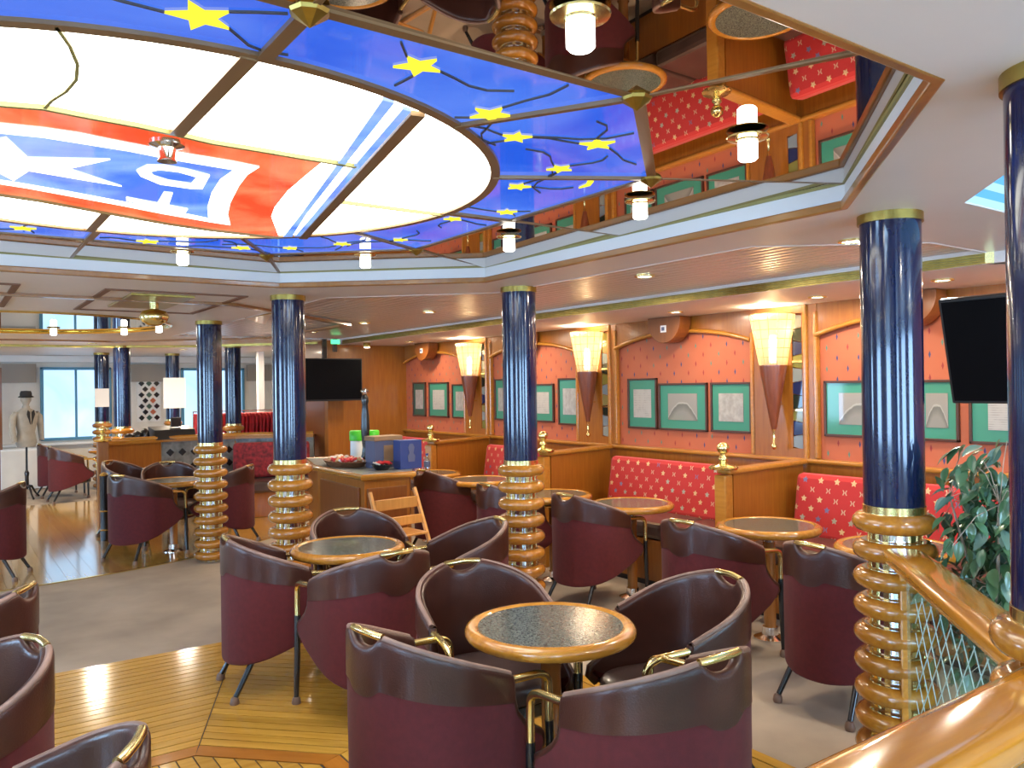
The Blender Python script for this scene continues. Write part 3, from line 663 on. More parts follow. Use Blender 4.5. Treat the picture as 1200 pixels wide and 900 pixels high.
MB().lathe([(0.03, -0.016), (0.03, -0.06), (0.08, -0.075), (0.10, -0.11), (0.085, -0.15), (0.04, -0.175), (0, -0.18)], n=24).build('dish', 'brass', bx, smooth=True)
# flat honey-wood triangle on the ceiling behind the column
struct(MB().prism([(2.24, 7.30), (2.30, 6.75), (2.62, 7.9)], CZ - 0.006, CZ + 0.001), 'trim_8', 'honey')

# downlights
def downlight():
    p = thing('downlight', 'x', 'lamp', group='round downlights in the slatted ceiling')
    MB().lathe([(0.062, 0.004), (0.062, -0.004), (0.048, -0.006), (0.046, 0.004)], n=20).build('rim', 'brass', p, smooth=True)
    MB().lathe([(0.0, -0.001), (0.047, -0.001), (0.047, 0.003), (0, 0.003)], n=20).build('lens', 'down_e', p)
    return p
dp = downlight()
DL = [((3.42, 2.13, 2.2245), 'brightest round downlight, beside the top of the large blue column'), ((3.50, 3.55, 2.238), 'round downlight in the slats right of the middle column'),
      ((3.50, 4.85, 2.238), 'round downlight in the slats hidden behind the middle column'), ((3.48, 6.16, 2.238), 'round downlight in the slats left of the middle column'),
      ((3.50, 7.52, 2.238), 'round downlight in the slats, second left of the middle column'), ((3.50, 8.90, 2.238), 'round downlight in the slats farthest away, before the screen'),
      ((4.80, 2.42, 2.168), 'recessed downlight in the low ceiling near the tilted black screen'), ((4.95, 3.35, 2.168), 'recessed downlight in the low ceiling before the right sconce'),
      ((4.90, 4.62, 2.168), 'recessed downlight in the low ceiling above the landscape drawing'), ((4.9, 7.0, 2.168), 'recessed downlight in the low ceiling between the left two sconces'), ((4.9, 9.2, 2.168), 'recessed downlight in the low ceiling by the far corner'),
      ((2.3, 0.1, 2.2245), 'round downlight in the plain ceiling behind the stair rail'),
      ((-2.6, 1.0, 2.2245), 'round downlight in the near left part of the ceiling'), ((-2.6, 4.5, 2.2245), 'round downlight in the middle left part of the ceiling'), ((-0.6, -1.5, 2.2245), 'round downlight in the ceiling behind the camera'),
      ((3.6, -1.5, 2.2245), 'round downlight in the ceiling at the near right'), ((-2.8, 8.0, 2.2245), 'round downlight in the far left part of the ceiling'),
      ((1.65, 11.9, 2.2245), 'round downlight before the far left window'), ((3.10, 13.2, 2.2245), 'round downlight before the far patterned panel'), ((3.81, 13.4, 2.2245), 'round downlight before the far right window'), ((-0.5, 13.0, 2.2245), 'added unseen downlight left of the window, brightening the far area')]  # far group includes downlights added to brighten the far walls
for i, ((x, y, z), lb) in enumerate(DL):
    place(dp, i == 0, (x, y, z - 0.001), 0, lb)
for i, ((x, y, z), lb) in enumerate(DL):
    light('downlight_beam', 'AREA', (x, y, z - 0.012), DOWN_W * (2.3 if y > 11 else 0.7 if x > 4.3 else 1.0), WARM if x > 2.4 and y > 1 else (1, 0.86, 0.66), 0.09)  # far beams are raised to brighten that end of the room
sk = struct(MB().prism([(2.6, 0.55), (3.8, 0.55), (3.8, 1.51), (3.0, 1.51), (2.6, 1.1)], CZ + 0.02, CZ + 0.03), 'window_1', 'skylight_e')
q = MB()
for k in range(7): q.box((3.2, 0.66 + k * 0.13, CZ + 0.012), (1.2, 0.04, 0.01))
q.build('glow_louvre', 'skyslat_e', sk)  # slats glow themselves: the bright blue stripes are put in as emission

# ------------------------------------------------------------------ walls
struct(MB().box((DX + 0.05, (YB + 10.2) / 2, 1.1), (0.1, 10.2 - YB, 2.3)), 'wall_right', 'paper')
struct(MB().box((4.86, 10.26, 1.15), (1.30, 0.12, 2.3)), 'wall_end', 'panel')
struct(MB().box((4.26, 10.875, 1.15), (0.10, 1.1, 2.3)), 'wall_pillar', 'panel_dark')
struct(MB().box(((XL + 7.2) / 2, YF + 0.05, 1.2), (7.2 - XL, 0.1, 2.5)), 'wall_back', 'white_paint')
struct(MB().box((7.2, 13.2, 1.2), (0.1, 6.0, 2.5)), 'wall_shop', 'white_paint')
struct(MB().box(((XL + DX) / 2, YB - 0.05, 1.2), (DX - XL, 0.1, 2.5)), 'wall_front', 'white_paint')
struct(MB().box((XL - 0.05, (YB + YF) / 2, 1.2), (0.1, YF - YB, 2.5)), 'wall_left', 'white_paint')
struct(MB().box((6.3, 13.2, CZ + 0.01), (3.9, 6.0, 0.02)), 'ceiling_shop', 'white_paint')
struct(MB().box((6.3, 13.2, -0.045), (3.0, 6.0, 0.1)), 'floor_shop', 'carpet')
# wood dado, rail and cornice of the picture wall
pw = struct(MB().box((DX - 0.012, (YB + 10.2) / 2, 0.49), (0.024, 10.2 - YB, 0.98)), 'wall_dado', 'panel')
struct(MB().box((DX - 0.03, (YB + 10.2) / 2, 0.99), (0.075, 10.2 - YB, 0.035)), 'trim_9', 'honey', bevel=0.012)
struct(MB().box((DX - 0.012, (YB + 10.2) / 2, 0.05), (0.03, 10.2 - YB, 0.10)), 'baseboard_right', 'panel_dark')
SCY = [1.755, 3.94, 6.13, 8.31]
panes_c = [pbr('pane_grey', (0.30, 0.33, 0.30), 0.1), pbr('pane_olive', (0.24, 0.22, 0.05), 0.1), pbr('pane_dark', (0.02, 0.03, 0.02), 0.1), pbr('pane_yellow', (0.32, 0.27, 0.10), 0.12), pbr('pane_blue', (0.02, 0.03, 0.10), 0.1), pbr('pane_sky', (0.24, 0.30, 0.33), 0.1)]
PLB = ['near the tilted black screen', 'between the landscape drawing bay and the far right bay', 'left of the three drawings bay', 'nearest the far corner']
for n, y in enumerate(SCY):
    p = thing('pilaster', 'honey wood pilaster with a tall stained glass slit, ' + PLB[n], 'pilaster', (DX, y, 1.0), group='wood pilasters of the picture wall')
    p['kind'] = 'structure'
    b = MB(); b.box((-0.02, 0.15, 0.585), (0.04, 0.27, 1.165)); b.box((-0.02, -0.25, 0.585), (0.04, 0.13, 1.165)); b.box((-0.02, -0.14, 1.137), (0.04, 0.09, 0.06)); b.box((-0.02, -0.14, 0.04), (0.04, 0.09, 0.075)); b.box((-0.02, -0.04, 0.585), (0.04, 0.11, 1.165))
    b.build('pilaster_board', 'panel', p)
    MB().box((-0.03, -0.22, 0.585), (0.06, 0.035, 1.165)).build('pilaster_moulding', 'honey', p, bevel=0.01)
    MB().box((-0.03, -0.305, 0.56), (0.05, 0.03, 1.10)).build('pilaster_moulding', 'honey', p, bevel=0.01)
    MB().box((-0.03, 0.275, 0.50), (0.05, 0.03, 0.98)).build('pilaster_moulding', 'honey', p, bevel=0.01)
    zc = 0.08
    seq = [4, 3, 0, 1, 3, 5, 0, 3, 1, 5]
    for k_ in range(10):
        hgt = 0.102
        lo, hi = -0.185, -0.095; zt_ = zc + hgt
        tilt = 0.008 * (-1) ** k_
        b = MB(); b.add([(-0.028, lo, zc - tilt), (-0.028, hi, zc + tilt), (-0.028, hi, zt_ - tilt - .006), (-0.028, lo, zt_ + tilt - .006), (-0.022, lo, zc - tilt), (-0.022, hi, zc + tilt), (-0.022, hi, zt_ - tilt - .006), (-0.022, lo, zt_ + tilt - .006)],
                        [(0, 1, 2, 3), (4, 7, 6, 5), (0, 4, 5, 1), (1, 5, 6, 2), (2, 6, 7, 3), (3, 7, 4, 0)])
        b.build('glass_pane', panes_c[(seq[k_] + n) % 6], p); zc += hgt
    b = MB()
    for zz in (0.37, 0.74): b.box((-0.032, -0.14, zz), (0.012, 0.10, 0.014))
    b.build('brass_bar', 'brass', p)
# arched headboards with a hanging half-round medallion
def emblem_parent(y0, y1, lb):
    h = thing('arched_headboard', lb, 'panel', (DX, (y0 + y1) / 2, 1.93), group='arched wood headboards above the picture bays'); h['kind'] = 'structure'
    L = (y1 - y0) / 2; n = 16
    vs = []; fs = []
    for i in range(n + 1):
        u = -1 + 2 * i / n; z = 0.115 * (1 - abs(u) ** 2.2)
        for x in (-0.035, 0.0): vs += [(x, u * L, z), (x, u * L, 0.24)]
    for i in range(n):
        a = i * 4; b_ = a + 4
        fs += [(a, b_, b_ + 1, a + 1), (a + 2, a + 3, b_ + 3, b_ + 2), (a, a + 2, b_ + 2, b_), (a + 1, b_ + 1, b_ + 3, a + 3)]
    MB().add(vs, fs).build('headboard', 'panel', h)
    MB().tube([(-0.045, (-1 + 2 * i / n) * L, 0.115 * (1 - abs(-1 + 2 * i / n) ** 2.2)) for i in range(n + 1)], 0.018, 8).build('arch_moulding', 'honey', h, smooth=True)
    m = MB(); n = 16
    pts = [(0.19 * math.cos(PI + PI * i / n), 0.2 + 0.19 * math.sin(PI + PI * i / n)) for i in range(n + 1)] + [(0.19, 0.237), (-0.19, 0.237)]
    m.prism(pts, 0, 0.14); m.map(lambda v: Vector((-0.06 - v.z, v.x, v.y))); m.build('medallion', 'panel_dark', h, bevel=0.004)
    MB().box((-0.203, 0.0, 0.135), (0.006, 0.062, 0.06)).build('white_plate', 'white_board', h)
    MB().box((-0.207, 0.0, 0.135), (0.004, 0.034, 0.032)).build('small_emblem', 'greyblue_card', h)
    return h
emblem_parent(4.23, 5.83, 'arched wooden headboard with half-round medallion above the three green-matted pictures')
emblem_parent(6.42, 8.01, 'arched wooden headboard partly hidden by the middle column')
emblem_parent(8.60, 10.18, 'arched wooden headboard in the far corner bay')
emblem_parent(2.05, 3.64, 'arched wooden headboard behind the large column and the tilted screen')

# pictures
PICS = [(9.98, 9.63, 1.19, 1.655, 'photo', 'narrow dark-toned framed picture nearest the far corner'), (9.53, 9.03, 1.19, 1.65, 'text', 'framed letter with green mat, second from the far corner'),
        (8.93, 8.50, 1.19, 1.62, 'photo', 'green-matted framed photograph half hidden by the leftmost sconce'), (7.95, 7.62, 1.19, 1.67, 'photo', 'green-matted picture just left of the middle blue column'),
        (7.25, 6.83, 1.19, 1.605, 'text', 'green-matted framed letter just right of the middle blue column'), (6.75, 6.37, 1.17, 1.66, 'photo', 'framed photograph with blue reflection beside the middle sconce'),
        (5.685, 5.305, 1.17, 1.64, 'text', 'upright framed letter, leftmost of the three in the middle bay'), (5.28, 4.71, 1.168, 1.59, 'hill', 'landscape framed drawing of a round hill in the middle bay'),
        (4.67, 4.245, 1.172, 1.59, 'photo', 'nearly square faded framed print left of the right sconce'), (3.586, 2.99, 1.18, 1.59, 'hill', 'wide framed hill drawing left of the large blue column'),
        (2.90, 2.611, 1.18, 1.587, 'hill', 'framed drawing just right of the large blue column'), (2.55, 1.98, 1.175, 1.59, 'text', 'framed letter below the tilted black screen')]
for y1, y0, z0, z1, kd, lb in PICS:
    w, h = y1 - y0, z1 - z0
    p = thing('framed_picture', lb, 'picture', (DX, (y0 + y1) / 2, (z0 + z1) / 2), group='green-matted pictures on the salmon wall')
    f = MB(); t_ = 0.018
    f.box((-0.013, 0, h / 2 - t_ / 2), (0.026, w, t_)); f.box((-0.013, 0, -h / 2 + t_ / 2), (0.026, w, t_)); f.box((-0.013, w / 2 - t_ / 2, 0), (0.026, t_, h)); f.box((-0.013, -w / 2 + t_ / 2, 0), (0.026, t_, h))
    f.build('frame', 'frame_dark', p, bevel=0.003)
    MB().box((-0.008, 0, 0), (0.008, w - 0.03, h - 0.03)).build('mat', 'mat_green' if lb[:6] != 'narrow' else pbr('dark_green_mat', (0.02, 0.10, 0.065), 0.45, coat=0.6), p)
    MB().box((-0.014, 0, 0.0), (0.004, w * 0.60 if w > 0.3 else w * 0.5, h * 0.56)).build('print', kd, p)

# sconces
def sconce():
    p = thing('wall_sconce', 'x', 'lamp', group='torch-shaped sconces on the picture wall')
    MB().lathe([(0.100, 0.0), (0.168, 0.39), (0.162, 0.39), (0.095, 0.0)], n=28).build('glass_shade', 'shade', p, smooth=True)
    m = MB()
    for k in range(14):
        a = 2 * PI * k / 14; m.tube([(0.101 * math.cos(a), 0.101 * math.sin(a), 0), (0.169 * math.cos(a), 0.169 * math.sin(a), 0.39)], 0.0019, 4)
    for z in (0.06, 0.13, 0.20, 0.27, 0.34): m.torus((0, 0, z), 0.100 + 0.068 * z / 0.39, 0.0019, None, 28, 4)
    m.torus((0, 0, 0.39), 0.166, 0.004, None, 28, 6)
    m.build('wire_cage', 'brass', p)
    MB().lathe([(0.0, 0.0), (0.104, 0.0), (0.104, -0.012), (0.020, -0.49), (0.0, -0.49)], n=24).build('wood_cone', 'cone', p, smooth=True)
    MB().lathe([(0.016, -0.49), (0.010, -0.52), (0.009, -0.60), (0.018, -0.61), (0.022, -0.628), (0.014, -0.645), (0, -0.65)], n=14).build('brass_tip', 'brass', p, smooth=True)
    MB().lathe([(0.0, 0.02), (0.026, 0.02), (0.030, 0.05), (0.030, 0.20), (0.02, 0.23), (0, 0.235)], n=14).build('bulb', 'bulb_e', p, smooth=True)
    MB().tube([(0.0, 0, -0.3), (0.155, 0, -0.3)], 0.008, 8).build('bracket', 'brass', p, smooth=True)
    return p
sp0 = sconce()
for i, (y, lb) in enumerate(zip(SCY, ['glass and wood torch sconce near the tilted screen', 'rightmost visible glass and wood torch sconce, beside the faded print', 'glass and wood torch sconce right of the middle blue column', 'leftmost glass and wood torch sconce, by the corner pictures'])):
    place(sp0, i == 0, (DX - 0.14, y, 1.715), 0, lb)
for y in SCY:
    light('sconce_glow', 'POINT', (DX - 0.14, y, 2.0), SCONCE_W, (1, 0.80, 0.52), 0.03)
    light('sconce_uplight', 'SPOT', (DX - 0.24, y, 2.075), 16, (1, 0.90, 0.74), 0.04, rot=(PI, 0, 0), spot=math.radians(168))

# dividers with brass finials, and sofas
def finial(mb, c, s=1.0):
    x, y, z = c
    mb.lathe([(0.0, 0), (0.095 * s, 0.0), (0.10 * s, 0.012), (0.085 * s, 0.024), (0.04 * s, 0.032), (0.022, 0.045), (0.034, 0.062), (0.034, 0.075), (0.020, 0.09), (0.018, 0.10), (0.036, 0.118), (0.044, 0.14), (0.038, 0.163), (0.02, 0.178), (0, 0.182)], c, 20)
    for k in range(10):
        a = 2 * PI * k / 10; mb.lathe([(0.0, 0), (0.012, 0.006), (0.0, 0.014)], (x + 0.085 * s * math.cos(a), y + 0.085 * s * math.sin(a), z + 0.012), 8)
    return mb
DV = [((5.34, 1.58), (4.32, 1.52), 'wooden seat divider with brass finial behind the potted ficus'), ((5.34, 3.76), (4.32, 3.66), 'wooden seat divider with brass finial below the right sconce'), ((5.34, 5.92), (4.32, 5.66), 'wooden seat divider with brass finial just right of the middle column'), ((5.34, 8.05), (4.33, 7.67), 'wooden seat divider with brass finial before the far corner')]
for (xa, ya), (xb, yb), lb in DV:
    p = thing('seat_divider', lb, 'divider', (xb, yb, 0), group='wooden dividers between the sofas')
    dx, dy = xa - xb, ya - yb; L = math.hypot(dx, dy); a = math.atan2(dy, dx)
    q = MB().box((L / 2 + 0.02, 0, 0.485), (L - 0.12, 0.05, 0.97), 0); q.build('divider_panel', 'panel', p, rz=a)
    q = MB().box((L / 2, 0, 0.985), (L, 0.11, 0.035)); q.build('divider_cap', 'honey', p, rz=a, bevel=0.012)
    q = MB().box((0.0, 0, 0.48), (0.09, 0.09, 0.97)); q.build('post', 'honey', p, rz=a, bevel=0.01)
    finial(MB(), (0, 0, 1.003)).build('brass_finial', 'brass', p, smooth=True)
SF = [(1.66, 3.64, 'red star-patterned wall sofa behind the large blue column'), (3.82, 5.62, 'red star-patterned wall sofa in the middle bay under three pictures'), (5.98, 7.70, 'red star-patterned wall sofa seen behind the middle column'), (8.1, 10.1, 'red star-patterned wall sofa in the far corner')]
for y0, y1, lb in SF:
    p = thing('wall_sofa', lb, 'sofa', (DX, (y0 + y1) / 2, 0), group='red star sofas along the picture wall')
    L = y1 - y0 - 0.06; nseg = 3
    b = MB()
    m4 = Matrix.Rotation(math.radians(9), 4, 'Y')
    b.box((-0.30, 0, 0.70), (0.15, L, 0.46), mtx=m4); b.build('backrest', 'star', p, bevel=0.04)
    w = L / 3
    for k_ in range(3): MB().box((-0.58, -L / 2 + w * (k_ + 0.5), 0.44), (0.58, w - 0.012, 0.13)).build('seat_cushion', 'seat_leather', p, bevel=0.035)
    MB().box((-0.50, 0, 0.21), (0.70, L, 0.32)).build('plinth', 'panel', p)
    MB().box((-0.51, 0, 0.025), (0.62, L - 0.02, 0.05)).build('toe_kick', 'dark', p)

# ------------------------------------------------------------------ blue columns
def column(name='column'):
    p = thing(name, 'x', 'column', group='blue lacquered columns with turned wooden rings')
    MB().lathe([(0.111, 1.10), (0.111, CZ - 0.03)], n=40).build('shaft', 'blue_col', p, smooth=True)
    MB().lathe([(0.112, 1.065), (0.114, 1.065), (0.114, 1.10), (0.111, 1.102)], n=40).build('brass_collar', 'brass', p, smooth=True)
    MB().lathe([(0.111, CZ - 0.034), (0.119, CZ - 0.034), (0.119, CZ), (0.111, CZ)], n=40).build('top_collar', 'oldbrass', p, smooth=True)
    MB().lathe([(0.088, 0.0), (0.088, 1.07)], n=32).build('inner_post', 'chrome', p, smooth=True)
    m = MB()
    for k in range(12):
        a = 2 * PI * k / 12; m.box((0.092 * math.cos(a), 0.092 * math.sin(a), 0.535), (0.010, 0.020, 1.06), a)
    m.build('brass_strip', 'brass', p)
    rm = None
    for k in range(10):
        z = 1.035 - k * 0.1085
        if rm is None:
            rm = MB().torus((0, 0, 0), 0.112, 0.042, 0.038, 40, 14).build('ring', 'turned', p, smooth=True, loc=(0, 0, z))
        else:
            c = rm.copy(); COL.objects.link(c); c.parent = p; c.location = (0, 0, z)
    return p
cp = column()
COLS = [((1.92, 0.71), 'dark blue column at the right edge, where the two handrails meet'), ((3.031, 1.7275), 'largest blue column with wooden rings, right of the wall sofas'), ((3.11, 4.317), 'blue column with wooden rings in the middle, before the wall pictures'),
        ((1.976, 5.468), 'blue column with wooden rings behind the granite table, left of the snack counter'), ((2.059, 7.80), 'blue column with wooden rings at left, beside the far maroon chairs'),
        ((3.47, 11.9), 'slim-looking far blue column right behind the left column'), ((2.09, 12.4), 'far blue column at the bar, ringed at counter height'), ((2.19, 14.8), 'farthest blue column beside the left window with white notice'), ((3.29, 14.8), 'farthest blue column with large white board before the right window'),
        ((-0.78, 5.47), 'blue column at the far left corner of the octagon ceiling'), ((-1.85, 4.317), 'blue column left of the octagon ceiling, far one'), ((-1.85, 1.7275), 'blue column left of the octagon ceiling, near one')]
for i, ((x, y), lb) in enumerate(COLS): place(cp, i == 0, (x, y, 0), (i * 0.7) % 6, lb)

# ------------------------------------------------------------------ tub chairs
def plan(s, a=0.285, b=0.262, yc=-0.028, ins=0.0):
    sg = 1 if s >= 0 else -1; t = abs(s); q = 0.43
    if t <= q:
        ph = t / q * PI / 2; return (sg * (a - ins) * math.sin(ph), yc - (b - ins) * math.cos(ph))
    return (sg * (a - ins), yc + (t - q))
STOP = 0.555
def ztop(s):
    t = min(1, abs(s) / STOP); z = 0.81 - 0.165 * t ** 1.45
    w = abs(s) / 0.078
    if w < 1: z -= 0.052 * (1 - w ** 2.2) ** 0.8
    return z
def smax(v):   # v: 0 at the arm, 1 at the hem
    tb = [(0, 0.555), (0.2, 0.557), (0.4, 0.575), (0.6, 0.63), (0.75, 0.685), (0.86, 0.70), (0.94, 0.675), (1, 0.60)]
    for (a, x), (b, y) in zip(tb, tb[1:]):
        if v <= b: return x + (y - x) * (v - a) / (b - a)
    return tb[-1][1]
def zbot(s):
    y = plan(s)[1]; return 0.175 + 0.19 * max(0, (y + 0.29) / 0.54) ** 1.2
US = [0, .045, .085, .115, .135, .155, .19, .27, .37, .48, .6, .72, .84, .94, 1.0]
US = [-u for u in US[:0:-1]] + US
def row(v, ins, dz=0.0, bulge=0.0):
    out = []
    sm_ = smax(v)
    for u in US:
        s = u * (STOP if v == 0 else sm_) if abs(u) > 0.2 else u * STOP
        zt, zb = ztop(s), zbot(s)
        if v < 0.01 and v != 0: pass
        if abs(s) < 0.09 and v < 0.30: z = zt + (zb - zt) * v
        else: z = zt + (zb - zt) * v
        x, y = plan(s, ins=ins)
        f_ = 1 + bulge
        out.append((x * f_, y * f_, z + dz))
    return out
def rowgrid(mb, rows, flip=False):
    n = len(rows[0]); vs = [p for r in rows for p in r]; fs = []
    for i in range(len(rows) - 1):
        for k in range(n - 1):
            fs.append((i * n + k, i * n + k + 1, (i + 1) * n + k + 1, (i + 1) * n + k))
    return mb.add(vs, fs)
BV = 0.245
def make_chair():
    p = thing('tub_chair', 'x', 'chair')
    rows = [row(v, 0.0, bulge=0.0) for v in (BV - 0.01, 0.32, 0.42, 0.55, 0.68, 0.8, 0.9, 0.96, 1.0)] + [row(1.0, 0.012, -0.008), row(1.0, 0.045, -0.006), row(0.97, 0.06)]
    rowgrid(MB(), rows).build('outer_shell', 'maroon', p, smooth=True, sub=1)
    Vs = (0.0, 0.05, 0.12, 0.19, BV)
    outer = [row(v, -0.003) for v in Vs[::-1]]
    lip = [row(0.0, 0.003, 0.010), row(0.0, 0.017, 0.016), row(0.0, 0.031, 0.010)]
    inner_ = [row(v, 0.036) for v in (0.0, 0.05, 0.12, 0.22, 0.35, 0.5, 0.66, 0.80)]
    rowgrid(MB(), outer + lip + inner_).build('leather_lining', 'leather', p, smooth=True, sub=1)
    # rounded leather facing down each front edge
    for sg in (-1, 1):
        vv = [0.0, 0.06, 0.14, 0.245, 0.36, 0.5, 0.64, 0.78, 0.88, 0.95]
        pts = []
        for v in vv:
            sm_ = smax(v) * sg if v else STOP * sg
            x, y = plan(sm_, ins=0.017); zt, zb = ztop(sm_), zbot(sm_); pts.append((x, y, zt + (zb - zt) * v))
        pts[0] = (pts[0][0], pts[0][1] - 0.006, pts[0][2] + 0.002)
        MB().tube(pts, 0.0185, 8).build('front_edge', 'leather', p, smooth=True)
    # worn piping along the lip
    s_list = [-0.55 + i * 0.55 * 2 / 60 for i in range(61)]
    for part_ in ([s for s in s_list if s < -0.085], [s for s in s_list if s > 0.085]):
        MB().tube([(*plan(s, ins=0.012), ztop(s) + 0.0085) for s in part_], 0.0105, 8).build('piping', 'piping', p, smooth=True)
    # brass grab bar in the notch
    MB().tube([(x, plan(x, ins=0.017)[1], 0.812 - abs(x) * 0.05) for x in (-0.082, -0.06, 0, 0.06, 0.082)], 0.0125, 12).build('grab_bar', 'brass', p, smooth=True)
    # seat
    def outline(sc, z):
        pts = []
        for i in range(40):
            a = 2 * PI * i / 40; cx, sy = math.cos(a), math.sin(a)
            e_ = 2.0 / (3.6 if sy > 0 else 2.3)
            x = 0.245 * math.copysign(abs(cx) ** e_, cx); y = 0.0 + (0.262 if sy > 0 else 0.235) * math.copysign(abs(sy) ** e_, sy)
            pts.append((x * sc, y * sc, z))
        return pts
    m = MB(); rs = [outline(0.90, 0.335), outline(0.99, 0.35), outline(1.0, 0.375), outline(0.985, 0.405), outline(0.93, 0.422), outline(0.7, 0.432), outline(0.3, 0.436)]
    vs = [q for r_ in rs for q in r_]; fs = []
    for i in range(len(rs) - 1):
        for k in range(40): fs.append((i * 40 + k, i * 40 + (k + 1) % 40, (i + 1) * 40 + (k + 1) % 40, (i + 1) * 40 + k))
    fs += [tuple(range(39, -1, -1)), tuple(6 * 40 + k for k in range(40))]
    m.add(vs, fs).build('seat', 'seat_leather', p, smooth=True)
    m = MB(); rs = [outline(0.86, 0.275), outline(0.93, 0.29), outline(0.93, 0.336)]
    vs = [q for r_ in rs for q in r_]; fs = []
    for i in range(2):
        for k in range(40): fs.append((i * 40 + k, i * 40 + (k + 1) % 40, (i + 1) * 40 + (k + 1) % 40, (i + 1) * 40 + k))
    fs += [tuple(range(39, -1, -1)), tuple(80 + k for k in range(40))]
    m.add(vs, fs).build('seat_base', 'black', p, smooth=True)
    for sg in (-1, 1):
        x = 0.268 * sg; za = ztop(STOP) - 0.018
        pts = [(x, 0.07, za + 0.006), (x, 0.15, za), (x, 0.225, za - 0.006)]
        for k in range(1, 7):
            a = k / 6 * PI / 2; pts.append((x - sg * 0.004 * k / 6, 0.235 + 0.045 * math.sin(a), za - 0.012 - 0.045 * (1 - math.cos(a))))
        pts += [(x - sg * 0.004, 0.282, za - 0.11), (x - sg * 0.004, 0.282, 0.445)]
        MB().tube(pts, 0.014, 12).build('arm_tube', 'brass', p, smooth=True)
        l = MB().tube([(x - sg * 0.004, 0.282, 0.45), (x - sg * 0.002, 0.284, 0.25), (x + sg * 0.004, 0.288, 0.04)], [0.016, 0.0155, 0.013], 10).build('front_leg', 'black', p, smooth=True)
        MB().lathe([(0.0, 0), (0.020, 0.0), (0.024, 0.012), (0.020, 0.032), (0.014, 0.042), (0, 0.042)], (x + sg * 0.004, 0.288, 0), 12).build('foot', 'rubber', l, smooth=True)
        l = MB().tube([(0.17 * sg, -0.15, 0.24), (0.20 * sg, -0.262, 0.04)], [0.016, 0.013], 10).build('rear_leg', 'black', p, smooth=True)
        MB().lathe([(0.0, 0), (0.020, 0.0), (0.024, 0.012), (0.020, 0.032), (0.014, 0.042), (0, 0.042)], (0.202 * sg, -0.268, 0), 12).build('foot', 'rubber', l, smooth=True)
    return p
ch0 = make_chair()
CH = [('A', 1.09, 2.37, 8, 'maroon tub chair at the left of the nearest round table'), ('B', 1.79, 1.53, 90, 'maroon tub chair in front of the nearest round table, its back to us'),
      ('C', 1.88, 3.07, -100, 'maroon tub chair behind the nearest round table, facing us'), ('D', 2.60, 2.17, 166, 'maroon tub chair right of the nearest round table, leather inside showing'),
      ('E', 1.21, 4.345, -6, 'maroon tub chair left of the second table, standing on the planks'), ('F', 1.74, 3.41, 92, 'maroon tub chair before the second round table, partly behind the nearest chairs'),
      ('G', 2.12, 4.87, -97, 'maroon tub chair behind the second round table, before the high chair'), ('H', 2.67, 3.90, 166, 'maroon tub chair right of the second table, against the middle column'),
      ('I', 3.60, 4.48, 5, 'maroon tub chair at the wall table just right of the middle column'), ('J', 3.39, 3.18, 3, 'maroon tub chair at the wall table left of the large column, half hidden'),
      ('K', 3.36, 2.34, -3, 'maroon tub chair with its whole back showing, left of the large column'), ('L', 3.66, 6.70, 3, 'maroon tub chair beside the snack counter and wooden high chair'),
      ('M', 3.50, 5.36, 0, 'maroon tub chair mostly hidden behind the middle column'), ('N', 1.33, 8.19, 32, 'maroon tub chair on the far left at the dark table, nearest of that group'),
      ('O', 1.52, 10.0, -40, 'maroon tub chair of the far left group with its leather inside facing us'), ('P', 2.02, 9.40, -95, 'maroon tub chair directly behind the far left table'),
      ('Q', 2.60, 8.35, 140, 'maroon tub chair just right of the left blue column'), ('S', 0.28, 3.74, 153, 'maroon tub chair cut by the left edge above the two nearest-left chairs'),
      ('T', 0.25, 2.93, 197, 'maroon tub chair at the left edge with worn leather rim'), ('U', 0.345, 1.93, 153, 'maroon tub chair in the bottom left corner, only its top showing'),
      ('R', 0.58, 8.15, 160, 'maroon tub chair cut by the left edge on the far wooden floor'), ('V', 1.28, 13.3, 5, 'maroon tub chair by the far left window, right one of the pair'), ('W', 1.22, 14.15, 5, 'maroon tub chair by the far left window, left one of the pair')]
for i, (k, x, y, a, lb) in enumerate(CH):
    th = math.radians(a); cx_, cy_ = x + 0.275 * math.cos(th), y + 0.275 * math.sin(th)
    place(ch0, i == 0, (cx_, cy_, 0), th - PI / 2, lb, 'maroon and brown leather tub chairs')

# ------------------------------------------------------------------ round tables
def make_table():
    p = thing('round_table', 'x', 'table', group='round granite-topped tables')
    MB().torus((0, 0, 0.683), 0.286, 0.030, 0.026, 56, 14).build('wood_rim', 'rim', p, smooth=True)
    MB().lathe([(0.0, 0.665), (0.275, 0.665), (0.275, 0.700), (0.268, 0.7025), (0, 0.7025)], n=48).build('granite_top', 'granite', p)
    MB().lathe([(0.0, 0.62), (0.09, 0.655), (0.10, 0.668), (0, 0.668)], n=20).build('top_bracket', 'black', p)
    MB().lathe([(0.037, 0.06), (0.037, 0.60), (0.034, 0.64)], n=24).build('pedestal', 'pedestal', p, smooth=True)
    MB().lathe([(0.040, 0.60), (0.042, 0.63), (0.040, 0.645), (0.03, 0.65)], n=24).build('collar', 'chrome', p, smooth=True)
    MB().lathe([(0.0, 0), (0.10, 0.0), (0.10, 0.010), (0.05, 0.03), (0.045, 0.075), (0.0, 0.075)], n=28).build('base', 'chrome', p, smooth=True)
    return p
tb0 = make_table()
